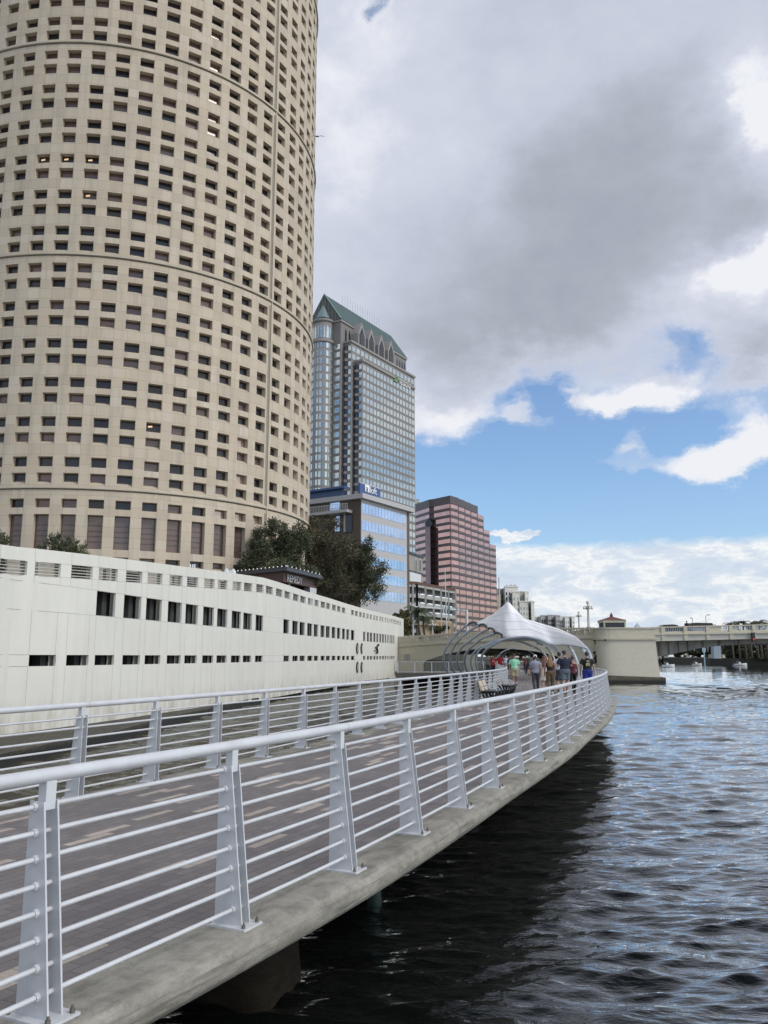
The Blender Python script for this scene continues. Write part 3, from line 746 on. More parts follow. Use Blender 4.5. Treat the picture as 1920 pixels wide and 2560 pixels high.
# ================================================================== ROUND TOWER
def tower():
    Df, AZ0, kr = 77.0, R(-18.1), .223
    Dc = Df/(1-kr); RT = Dc*kr; cx, cy = Dc*math.sin(AZ0), Dc*math.cos(AZ0)
    N = 60; dth = 2*math.pi/N; th0 = R(-22.8)
    # angle th measured from the direction facing the camera, positive to the right
    def P_(th, r, z_):
        a = AZ0 + math.pi; # direction from centre to camera
        ang = a - th       # azimuth
        return (cx + r*math.sin(ang), cy + r*math.cos(ang), z_)
    FH = 3.715; G0 = 16.35
    root = thing('office_tower', (cx, cy, 4.4), 'huge round beige stone office tower covered in a grid of small recessed windows', 'tower')
    wall = MB(); panes = []; joints = MB()
    wfr = .575/2*dth; D = .55; RO = RT; RI = RT-D
    mats_ = [M['t_dark'], M['t_brown'], M['t_slate'], M['t_dark'], M['t_slate']]
    def opening(th, z1, z2, kind, lit=False, slope=0.0):
        a, b = th-wfr, th+wfr
        # reveals
        ins = slope
        zi = z1+ins
        wall.quad(P_(a,RO,z1), P_(a,RI,zi), P_(a,RI,z2), P_(a,RO,z2)); wall.quad(P_(b,RI,zi), P_(b,RO,z1), P_(b,RO,z2), P_(b,RI,z2))
        wall.quad(P_(a,RO,z1), P_(b,RO,z1), P_(b,RI,zi), P_(a,RI,zi)); wall.quad(P_(a,RI,z2), P_(b,RI,z2), P_(b,RO,z2), P_(a,RO,z2))
        vis = abs(th) < R(76)
        mb = MB(); mb.quad(P_(a,RI+.02,zi), P_(b,RI+.02,zi), P_(b,RI+.02,z2), P_(a,RI+.02,z2))
        r_ = rnd.random()
        m = M['t_brown'] if r_ < .38 else (M['t_slate'] if r_ < .70 else M['t_dark'])
        if kind == 'tall': m = M['t_brown'] if r_ < .8 else M['t_warm']
        if kind == 'big' and z1 < 24 and R(15) < th < R(40) and r_ < .45: m = M['t_warm']
        q = [proj(P_(x_, RI, z_)) for x_, z_ in ((a, zi), (b, zi), (b, z2), (a, z2))]
        area = abs(sum(q[i][0]*q[(i+1)%4][1]-q[(i+1)%4][0]*q[i][1] for i in range(4)))/2
        cxp = sum(p[0] for p in q)/4; cyp = sum(p[1] for p in q)/4
        if not (0 < cxp < 800 and 0 < cyp < 1500) or not vis: area = 0
        panes.append((area, mb, m))
        fr = MB()
        for (x1, x2, za, zb_) in ((a, a+.0022, zi, z2), (b-.0022, b, zi, z2), (a, b, zi, zi+.045), (a, b, z2-.045, z2)):
            fr.quad(P_(x1,RI+.05,za), P_(x2,RI+.05,za), P_(x2,RI+.05,zb_), P_(x1,RI+.05,zb_))
        if kind == 'tall':
            for f_ in (.30, .47, .62, .78): fr.quad(P_(a,RI+.06,z1+(z2-z1)*(1-f_)), P_(b,RI+.06,z1+(z2-z1)*(1-f_)), P_(b,RI+.06,z1+(z2-z1)*(1-f_)+.07), P_(a,RI+.06,z1+(z2-z1)*(1-f_)+.07))
        if vis and z1 < 66: frames.add(fr.v, fr.f)
        if lit: lits.quad(P_(a+.010,RI+.06,z2-.40), P_(a+.028,RI+.06,z2-.36), P_(a+.028,RI+.06,z2-.18), P_(a+.010,RI+.06,z2-.24))
    frames = MB(); lits = MB()
    levels = []                                          # (z1, z2, kind, slope)
    levels += [(9.35, 10.30, 'small', .45), (10.96, 14.02, 'tall', 0), (14.60, 15.42, 'big', 0)]
    for f_ in range(22):
        b = G0 + f_*FH
        levels += [(b+.38, b+1.42, 'small', .36), (b+1.98, b+2.90, 'big', 0)]
    zmax = G0+22*FH+.6
    grooves = [G0-.0+k*6*FH for k in range(4)]
    zs = sorted({4.4, zmax} | {l[0] for l in levels} | {l[1] for l in levels})
    seam = th0 + 10.5*dth
    for i in range(N):
        th = th0 + i*dth
        th = (th + math.pi) % (2*math.pi) - math.pi
        nearv = abs(th) < R(85)
        e0, e1 = th-dth/2, th+dth/2
        cols = [(e0, th-wfr), (th+wfr, e1)]
        for a, b in cols:
            for za, zb_ in zip(zs, zs[1:]):
                wall.quad(P_(a,RO,za), P_(b,RO,za), P_(b,RO,zb_), P_(a,RO,zb_), [(a*RT,za),(b*RT,za),(b*RT,zb_),(a*RT,zb_)])
        openz = {(l[0], l[1]) for l in levels}
        for za, zb_ in zip(zs, zs[1:]):
            if (za, zb_) not in openz:
                a, b = th-wfr, th+wfr
                wall.quad(P_(a,RO,za), P_(b,RO,za), P_(b,RO,zb_), P_(a,RO,zb_), [(a*RT,za),(b*RT,za),(b*RT,zb_),(a*RT,zb_)])
        for z1, z2, kd, sl in levels:
            lit = False
            fl_ = round((z1-G0)/FH-.5)
            if kd == 'big' and nearv: lit = (i, fl_) in ((0, 8), (1, 8), (2, 8), (2, 7), (5, 1))
            if nearv: opening(th, z1, z2, kd, lit, sl)
            else:
                mb = MB(); mb.quad(P_(th-wfr,RI,z1), P_(th+wfr,RI,z1), P_(th+wfr,RI,z2), P_(th-wfr,RI,z2)); panes.append((0, mb, M['t_dark']))
                a, b = th-wfr, th+wfr
                wall.quad(P_(a,RO,z1), P_(a,RI,z1), P_(a,RI,z2), P_(a,RO,z2)); wall.quad(P_(b,RI,z1), P_(b,RO,z1), P_(b,RO,z2), P_(b,RI,z2))
                wall.quad(P_(a,RO,z1), P_(b,RO,z1), P_(b,RI,z1), P_(a,RI,z1)); wall.quad(P_(a,RI,z2), P_(b,RI,z2), P_(b,RO,z2), P_(a,RO,z2))
    wall.add([P_(2*math.pi*k/60, RO, zmax) for k in range(60)], [tuple(range(60))[::-1]])
    wall.build('wall', M['stone'], root)
    emit_parts('window', panes, root, 100)
    if lits.v: lits.build('ceiling_light', M['lit'], root)['kind'] = 'stuff'
    o = frames.build('window_frame', mat('bronze_frame', (.10, .095, .09), .5, .3), root); o['kind'] = 'stuff'
    # string-course ledges and the upright joint
    mt_ledge = mat('tower_ledge', (.46, .41, .32), .85, 0, .1, .4); mt_gap = mat('tower_gap', (.11, .095, .075), .9)
    for g in grooves:
        rings = [[P_(2*math.pi*k/120, RO+o_, z_) for k in range(120)] for o_, z_ in ((.0, g+.20), (.16, g+.16), (.16, g+.0), (.02, g-.03))]
        mb = MB(); mb.sheet(rings, closed=True); mb.build('ledge', mt_ledge, root)
        rings = [[P_(2*math.pi*k/120, RO+.012, z_) for k in range(120)] for z_ in (g-.03, g-.13)]
        mb = MB(); mb.sheet(rings, closed=True); mb.build('shadow_gap', mt_gap, root)
    mb = MB(); w_ = .0105
    z_prev = 4.4
    for g in grooves + [zmax]:
        za, zb_ = z_prev+.3, g-.5
        mb.quad(P_(seam-w_,RO+.015,za), P_(seam+w_*.2,RO+.015,za), P_(seam+w_*.2,RO+.015,zb_), P_(seam-w_,RO+.015,zb_)); z_prev = g
    mb.build('upright_joint', mat('tower_joint', (.27, .235, .185), .9), root)
    mb = MB()
    mb.loft([[P_(seam+w_*.2+o_, RO+h_, z_) for o_, h_ in ((0, 0), (0, .10), (.006, .10), (.006, 0))] for z_ in (4.6, zmax-.4)])
    mb.build('joint_rib', mt_ledge, root)
tower()

# ================================================================== BUILDING HELPERS
def face_panes(items, A, B, z0, nz, fh, wz1, wz2, nx, fw, m, out=.05, skip=None, mfun=None, zoff=0.0, uvm=False, d=.06):
    """panes on the vertical plane from plan point A to B (outside on the right hand)"""
    A = Vector(A); B = Vector(B); L = (B-A).length; t = (B-A)/L; n = Vector((t.y, -t.x)); px_ = L/nx
    for j in range(nz):
        for i in range(nx):
            if skip and skip(i, j): continue
            a = A + t*(px_*(i+.5-fw/2)); b = A + t*(px_*(i+.5+fw/2)); z1 = z0+j*fh+wz1; z2 = z0+j*fh+wz2
            mb = MB(); o1 = n*out; o0 = n*(out-d)
            q = [(a.x+o1.x,a.y+o1.y,z1), (b.x+o1.x,b.y+o1.y,z1), (b.x+o1.x,b.y+o1.y,z2), (a.x+o1.x,a.y+o1.y,z2)]
            W_ = px_*fw
            uv = [(0,z1),(W_,z1),(W_,z2),(0,z2)] if uvm else None
            mb.quad(*q, uv)
            mb.quad((a.x+o0.x,a.y+o0.y,z1), q[0], q[3], (a.x+o0.x,a.y+o0.y,z2)); mb.quad(q[1], (b.x+o0.x,b.y+o0.y,z1), (b.x+o0.x,b.y+o0.y,z2), q[2])
            mb.quad(q[3], q[2], (b.x+o0.x,b.y+o0.y,z2), (a.x+o0.x,a.y+o0.y,z2))
            P4 = [proj(p) for p in q]; ar = abs(sum(P4[k][0]*P4[(k+1)%4][1]-P4[(k+1)%4][0]*P4[k][1] for k in range(4)))
            items.append((ar, mb, (mfun(i, j) if mfun else m)))

# ================================================================== GABLED SKYSCRAPER
def skyscraper():
    a0, w0 = ray(813, 737); D0 = 360.0; O = Vector((a0*D0, D0)); zr = EYE+w0*D0
    es = Vector((.85, -.527)); et = Vector((.527, .85))
    L = lambda s, t: (O.x+es.x*s+et.x*t, O.y+es.y*s+et.y*t)
    def s_at(px, py, t):
        u = ray(px, py)[0]; bx, by = O.x+et.x*t, O.y+et.y*t
        return (u*by-bx)/(es.x-u*es.y)
    def t_at(px, py, s):
        u = ray(px, py)[0]; bx, by = O.x+es.x*s, O.y+es.y*s
        return (u*by-bx)/(et.x-u*et.y)
    def z_at(px, py, s, t): return EYE + ray(px, py)[1]*L(s, t)[1]
    mst = mat('grey_granite', (.20, .19, .18), .7, 0, .08, .05); mtrim = mat('granite_trim', (.27, .255, .235), .7, 0, .06, .05)
    mroof = mat('green_copper_roof', (.045, .085, .078), .5, .2, .12, .08); mcone = mat('pale_copper', (.15, .21, .21), .5, .3)
    root = thing('skyscraper', (O.x, O.y, 2), 'tall grey granite skyscraper with a green gabled roof and pointed dormers', 'skyscraper')
    s1 = s_at(852, 803, 0); ze = z_at(852, 803, s1, 0); s2 = s_at(878, 850, 2.5); s3 = s_at(905, 905, 5)
    tE = t_at(1015, 905, s1); tE3 = t_at(1036, 1000, s3); zc2 = z_at(881, 855, s2, 2.5); zc3 = z_at(911, 902, s3, 5)
    # upper shaft, middle, main
    mb = MB(); mb.prism([L(-s1, 0), L(s1, 0), L(s1, tE), L(-s1, tE)], 2, ze)
    mb.prism([L(-s2, 2.5), L(s2, 2.5), L(s2, tE+1.5), L(-s2, tE+1.5)], 2, zc2)
    mb.prism([L(-s3, 5), L(s3, 5), L(s3, tE3), L(-s3, tE3)], 2, zc3); mb.build('wall', mst, root)
    for (s_, t0, t1, z_, nm) in ((s1, -.4, tE+.4, ze, 'cornice'), (s2, 2.1, tE+1.9, zc2, 'cornice'), (s3, 4.7, tE3+.3, zc3, 'cornice')):
        mb = MB(); mb.prism([L(-s_-.5, t0), L(s_+.5, t0), L(s_+.5, t1), L(-s_-.5, t1)], z_-.1, z_+.9); mb.build(nm, mtrim, root)
    # roof: ridge from the gable to the hip
    tR = t_at(977, 838, 0); zf = ze+.9
    mb = MB(); V = [L(-s1-.6, -.3)+(zf,), L(s1+.6, -.3)+(zf,), L(s1+.6, tE+.5)+(zf,), L(-s1-.6, tE+.5)+(zf,), L(0, -.3)+(zr,), L(0, tR)+(zr,)]
    mb.add(V, [(1,2,5,4), (3,0,4,5), (2,3,5), (0,1,4), (0,3,2,1)]); mb.build('roof', mroof, root)
    # gable frame & grille
    mb = MB(); mb.tube([V[0][:2]+(zf,), L(0,-.5)+(zr,), V[1][:2]+(zf,)], .55, 4); mb.build('gable_frame', mcone, root)
    mb = MB()
    for k in range(-10, 11):
        s_ = k*s1/11; h = (zr-zf)*(1-abs(s_)/s1)*.94; mb.prism([L(s_-.12, -.75), L(s_+.12, -.75), L(s_+.12, -.5), L(s_-.12, -.5)], zf+.2, zf+h)
    mb.build('gable_grille', mtrim, root)
    # far gable peak at the right end
    mb = MB(); pk = L(0, tR+.5); mb.add([L(s1+.6, tR-3)+(zf,), L(s1+.6, tR+8)+(zf,), L(0, tR+2)+(zr+.5,), L(0, tR-1)+(zr-.4,)], [(0,1,2),(0,2,3)]); 
    # turret
    sr = 4.6; tc_ = L(0, -1.2); ang = [2*math.pi*k/28 for k in range(28)]
    C = lambda r, z_: [(tc_[0]+r*math.cos(a), tc_[1]+r*math.sin(a), z_) for a in ang]
    mb = MB(); mb.loft([C(4.9, 2), C(4.9, ze)]); mb.build('turret', mst, root, True)
    zl_ = z_at(813, 856, 0, -5)
    for z_ in (ze, zl_): mb = MB(); mb.loft([C(5.2, z_-.3), C(5.5, z_+.1), C(5.5, z_+.8), C(5.0, z_+.9)]); mb.build('turret_ledge', mtrim, root, False)
    mb = MB(); mb.loft([C(3.9, ze+1.9), C(3.5, ze+2.6), C(1.6, ze+6.6), C(.15, ze+9.6)]); mb.build('turret_roof', mcone, root, True)
    mb = MB(); mb.loft([C(3.5, ze+.8), C(3.5, ze+2.1)]); mb.build('turret_drum', M['dark'], root)
    pn = []
    FHh = 3.72; 
    # turret glazing
    zt = [(zl_-3.0-k*FHh) for k in range(38)]
    for k in range(-5, 9):
        az_ = math.atan2(-tc_[1], -tc_[0]) + k*.30 + .12
        wd = .115 if k % 2 else .09
        for j, zb_ in enumerate(zt[:34]):
            mb = MB(); r_ = 4.96; a1, a2 = az_-wd, az_+wd
            q = [(tc_[0]+r_*math.cos(a), tc_[1]+r_*math.sin(a), z_) for a, z_ in ((a1, zb_), (a2, zb_), (a2, zb_+2.5), (a1, zb_+2.5))]
            mb.quad(*q); pn.append((1.0 if zb_ > 60 else 0, mb, M['g_slate'] if k % 3 else M['g_plain']))
        mb = MB(); q = [(tc_[0]+4.98*math.cos(a), tc_[1]+4.98*math.sin(a), z_) for a, z_ in ((az_-wd, zl_+1.8), (az_+wd, zl_+1.8), (az_+wd, ze-3.6), (az_, ze-2.0), (az_-wd, ze-3.6))]
        mb.add(q, [(0,1,2,3,4)]); pn.append((60, mb, M['g_slate']))
    # upper arched side windows (pointed)
    def pointed(s, t1_, t2_, z1, z2, zt_, m, out=.08, key=60):
        mb = MB(); mb.add([L(s+out, t1_)+(z1,), L(s+out, t2_)+(z1,), L(s+out, t2_)+(z2,), L(s+out, (t1_+t2_)/2)+(zt_,), L(s+out, t1_)+(z2,)], [(0,1,2,3,4)]); pn.append((key, mb, m))
    for t_ in (3.4, 6.4, 9.2, 12.0): pointed(s1, t_, t_+1.3, zc2+1.2, ze-3.6, ze-1.8, M['g_navy'])
    for t_ in (tE-9.5, tE-7.0, tE-4.6, tE-2.3): pointed(s1, t_, t_+1.3, zc2+1.2, ze-3.6, ze-1.8, M['g_navy'])
    # big dormers
    for k in range(4):
        px = (742, 884, 1032, 1172)[k]/5.925+780; py = (450, 545, 635, 715)[k]/5.925+730
        t_ = t_at(px, py, s2+.1); w_ = 3.0; zt_ = z_at(px, py, s2+.1, t_); zm = zc2+(zt_-zc2)*.52
        mb = MB(); o_ = s2+.1
        mb.loft([[L(s, t_-w_)+(zc2,), L(s, t_-w_)+(zm,), L(s, t_)+(zt_,), L(s, t_+w_)+(zm,), L(s, t_+w_)+(zc2,)] for s in (s1-4, o_)])
        dm = mb.build('dormer', mtrim, root)
        mb = MB(); mb.add([L(o_+.1, t_-w_*.72)+(zc2+.6,), L(o_+.1, t_+w_*.72)+(zc2+.6,), L(o_+.1, t_+w_*.72)+(zm-.6,), L(o_+.1, t_)+(zt_-2.6,), L(o_+.1, t_-w_*.72)+(zm-.6,)], [(0,1,2,3,4)]); mb.build('dormer_window', M['g_navy'], dm)
        mb = MB()
        for q in (-.35, 0, .35): mb.box(L(o_+.2, t_+q*w_)+(zc2+(zm-zc2)*.5+.5,), (.18, .18, (zm-zc2)*.9), 0)
        mb.build('dormer_mullion', mtrim, dm)
    # side grids
    def grid(s, t0, t1, ztop, nfl, n, z_down=.9):
        face_panes(pn, L(s, t0), L(s, t1), ztop-z_down-nfl*FHh, nfl, FHh, .75, 3.1, n, .72, M['g_slate'], mfun=lambda i, j: M['g_slate'] )
    grid(s2, 2.9, tE+1, zc2, 3, 16); grid(s3, 5.5, tE3, zc3, 35, 16)
    # recess glass facing the viewer
    for (sa, sb, t_, zt_) in ((s1+.4, s2-1.6, 2.5, zc2), (s2+.2, s3-1.6, 5, zc3)):
        n = 36
        for j in range(n):
            z1 = zt_-1.0-(j+1)*FHh+.9
            if z1 < 3: break
            mb = MB(); mid = ((sa+sb)/2)
            mb.quad(L(sa, t_-.08)+(z1,), L(mid, t_-.9)+(z1-.0,), L(mid, t_-.9)+(z1+2.5,), L(sa, t_-.08)+(z1+2.5,)); mb.quad(L(mid, t_-.9)+(z1,), L(sb, t_-.08)+(z1,), L(sb, t_-.08)+(z1+2.5,), L(mid, t_-.9)+(z1+2.5,))
            pn.append((150, mb, M['g_navy']))
            mb = MB(); mb.quad(L(sb+.2, t_-.1)+(z1,), L(sb+1.6, t_-.1)+(z1,), L(sb+1.6, t_-.1)+(z1+2.2,), L(sb+.2, t_-.1)+(z1+2.2,)); pn.append((40, mb, M['g_slate']))
            # bent spandrel strip
            mb = MB(); mb.loft([[L(x_, t_-o_)+(z1+a_,) for o_, a_ in ((-.1, -1.25), (w_, -1.25), (w_, -.05), (-.1, -.05))] for x_, w_ in ((sa, .25), (mid, 1.1), (sb, .25))]); pn.append((30, mb, mst))
    # flat flank of the front with windows
    for j in range(34):
        z1 = zl_-3.2-j*FHh
        mb = MB(); mb.quad(L(5.3, -.1)+(z1,), L(s1-.2, -.1)+(z1,), L(s1-.2, -.1)+(z1+2.4,), L(5.3, -.1)+(z1+2.4,)); pn.append((45, mb, M['g_slate']))
    emit_parts('window', pn, root)
    # roof antennas
    mb = MB()
    for k in range(16):
        t_ = tR*(.24+.60*k/16); mb.tube([L(0, t_)+(zr-.3,), L(0, t_)+(zr+4.6+2*rnd.random(),)], .07, 4)
    mb.build('antenna', M['rib'], root)['kind'] = 'stuff'
    # name sign
    p = L(s3+.25, t_at(985, 935, s3)); t_ = t_at(993, 952, s3); zt_ = z_at(993, 964, s3, t_)
    mw = mat('sign_letter_white', (.75, .75, .73), .5); mg = mat('sign_green', (.13, .27, .09), .5)
    sg = MB(); tg_ = t_at(983, 950, s3); zg = z_at(987, 951, s3, tg_)
    sg.loft([[L(s, tg_)+(zg-.3,), L(s, tg_+3.9)+(zg-.3,), L(s, tg_+2.8)+(zg+3.2,), L(s, tg_+2.2)+(zg+3.2,)] for s in (s3+.1, s3+.5)]); sg.build('sign_emblem', mg, root)
    text('sign_lettering', 'REGIONS', 3.9, mw, root, L(s3+.3, tg_+5.2)+(zg-.2,), (et.x, et.y, 0), .15, stroke=.04, sx=.66)
    return L, s3, tE3
skyscraper()

# ================================================================== HOTEL (blue band)
def hotel():
    w1, w2 = ray(903, 1257.6)[1], ray(903, 1299.8)[1]; D0 = 3.3/(w1-w2)
    w3, w4 = ray(1016, 1288)[1], ray(1016, 1326.8)[1]; D1 = 3.3/(w3-w4)
    A = (ray(903, 1270)[0]*D0, D0); B = (ray(1017, 1300)[0]*D1, D1)
    A = Vector(A); B = Vector(B); t = (B-A).normalized(); n = Vector((t.y, -t.x)); Wd = (B-A).length
    lf = -n                                              # direction away behind
    Cb = A - n*0 + Vector((-t.y*0, 0))
    bk = Vector((-t.y, t.x))                             # going back-left
    C_ = A + bk*40; E_ = B + bk*40
    zt = EYE + ray(903, 1245)[1]*D0
    mw = mat('hotel_panel', (.42, .41, .40), .55, 0, .04, .1); mbk = mat('hotel_brown_brick', (.105, .082, .066), .85, 0, .15, .6); mb_ = mat('blue_trim', (.03, .075, .20), .4)
    root = thing('hotel', (A.x, A.y, 3), 'eight-storey hotel of pale grey bands, blue strip windows and a dark brown brick side', 'hotel')
    mb = MB(); mb.prism([A, B, E_, C_], 3, zt-.2); mb.build('wall', mw, root)
    mb = MB(); q0 = C_; q1 = A; o_ = -t*.12
    mb.prism([(A.x-t.x*.15, A.y-t.y*.15), (A.x+t.x*.02, A.y+t.y*.02), (C_.x, C_.y), (C_.x-t.x*.15, C_.y-t.y*.15)], 3, zt-.25); mb.build('brick_side', mbk, root)
    mb = MB(); ov = 1.0
    pl = [A-t*ov+n*ov, B+t*1.6+n*ov, B+t*1.6+bk*42, A-t*ov+bk*42]; mb.prism([tuple(p) for p in pl], zt-.2, zt+.75); mb.build('roof_slab', mw, root)
    mb = MB(); pl = [A-t*.6+bk*4, A-t*.2+bk*4, A-t*.2+bk*42, A-t*.6+bk*42]; mb.prism([tuple(p) for p in pl], zt+.9, zt+2.1)
    pl = [A-t*1.6+bk*3, A+t*.2+bk*3, A+t*.2+bk*42, A-t*1.6+bk*42]; mb.prism([tuple(p) for p in pl], zt+2.1, zt+2.5); mb.build('blue_band', mb_, root)
    pn = []
    z0 = EYE + ray(903, 1278.6)[1]*D0; H = 2.0; z0 = zt
    wz_t = EYE + ray(903.5, 1257.6)[1]*D0; 
    for f_ in range(8):
        zt2 = wz_t - f_*3.3; hh = 1.9 if f_ < 6 else 2.3
        if f_ == 6: continue
        face_panes(pn, A+t*.15, B-t*.5, zt2-hh, 1, 3.3, 0, hh, 14, .87, M['g_sky'], out=.05)
    emit_parts('window', pn, root)
    mb = MB()
    for (px1, py1, px2) in ((970, 1313, 1016), (932, 1345, 985)):
        pass
    p = B + t*.1; mb.prism([tuple(B+t*0), tuple(B+t*.9), tuple(B+t*.9+bk*2), tuple(B+bk*2)], 3, zt-.3); mb.build('drainpipe_strip', mbk, root)
    # side: balcony slab, glazing
    def side(px, py, dd): u = ray(px, py)[0]; k = (u*A.y-A.x)/(bk.x-u*bk.y); return k
    def zs(px, py):
        k = side(px, py, 0); return k, EYE+ray(px, py)[1]*(A.y+bk.y*k)
    def sbox(px1, px2, py1, py2, d_, m, nm, off=.0):
        pm = (py1+py2)/2; k1, k2 = side(px1, pm, 0), side(px2, pm, 0); za = zs(px2, py2)[1]; zb_ = zs(px2, py1)[1]
        a = A+bk*k1; b = A+bk*k2; o1 = -t*(d_+off)
        mb = MB(); mb.prism([(a.x-t.x*.16, a.y-t.y*.16), (b.x-t.x*.16, b.y-t.y*.16), (b.x+o1.x, b.y+o1.y), (a.x+o1.x, a.y+o1.y)], za, zb_); return mb.build(nm, m, root)
    sbox(827, 851, 1252, 1275, .22, M['g_sky'], 'window'); sbox(839, 851, 1284, 1328, .22, M['g_sky'], 'window')
    sbox(862, 866, 1283, 1330, .4, mw, 'fin'); sbox(866, 882, 1286, 1330, .35, M['g_navy'], 'window')
    sbox(783, 882, 1276, 1283, 2.0, mw, 'balcony_slab')
    k1, k2 = side(783, 1276, 0), side(882, 1276, 0); zb_ = zs(882, 1275)[1]
    mb = MB()
    for i in range(26):
        p = A+bk*(k1+(k2-k1)*i/25)-t*1.9; mb.box((p.x, p.y, zb_+.5), (.06, .06, 1.0))
    a = A+bk*k1-t*1.9; b = A+bk*k2-t*1.9; mb.tube([(a.x, a.y, zb_+1.05), (b.x, b.y, zb_+1.05)], .04, 4); mb.build('balcony_railing', M['whitemetal'], root)
    # roof sign
    D_ = D0-1; s1 = at(900, 1206, D0+.2); sB = at(951, 1222, 0)if False else None
    p0 = A+t*.2+n*.4; u = ray(951, 1235)[0]; kk = (u*p0.y-p0.x)/(t.x-u*t.y)
    zb0 = zt+.76; ztp = EYE+ray(901, 1207)[1]*p0.y; p1 = p0+t*kk
    ztp1 = ztp
    p00 = p0-t*1.2
    mb = MB(); mb.prism([tuple(p00), tuple(p1), tuple(p1+bk*.5), tuple(p00+bk*.5)], zb0, ztp-.25); bd = mb.build('sign_board', mat('sign_blue', (.045, .085, .23), .4), root)
    mb = MB(); mb.prism([tuple(p00-n*0), tuple(p1), tuple(p1+bk*.5), tuple(p00+bk*.5)], ztp-.25, ztp); mb.build('sign_cap', mw, root)
    hs = ztp-zb0
    mwh = mat('sign_white', (.8, .8, .8), .4, emit=(1, 1, 1, .03)); tt = (t.x, t.y, 0); Lb = (p1-p00).length
    q = p00+t*Lb*.24+n*.06
    mb = MB(); a = p00+t*Lb*.21+n*.05; b = p00+t*Lb*.42+n*.05; mb.prism([tuple(a), tuple(b), tuple(b+n*.12), tuple(a+n*.12)], zb0+hs*.26, zb0+hs*.88)
    mb.build('sign_patch', mwh, root)
    text('sign_lettering', 'a', hs*.80, mat('sign_blue_letter', (.045, .085, .23), .4), root, (q.x+n.x*.16, q.y+n.y*.16, zb0+hs*.30), tt, .03)
    q = p00+t*Lb*.45+n*.1; text('sign_lettering', 'loft', hs*.80, mwh, root, (q.x, q.y, zb0+hs*.27), tt, .05, sx=1.02, stroke=.005)
    # rooftop plant
    mb = MB(); p = A-t*.2+bk*24; mb.box((p.x+4, p.y, zt+3.0), (5, 5, 2.6), math.atan2(t.y, t.x)); 
    for k in range(5): mb.box((p.x+5+k*.9, p.y-4, zt+2.6+.3*k), (.5, .5, 2.2), .4)
    mb.build('roof_plant', M['rib'], root)
hotel()

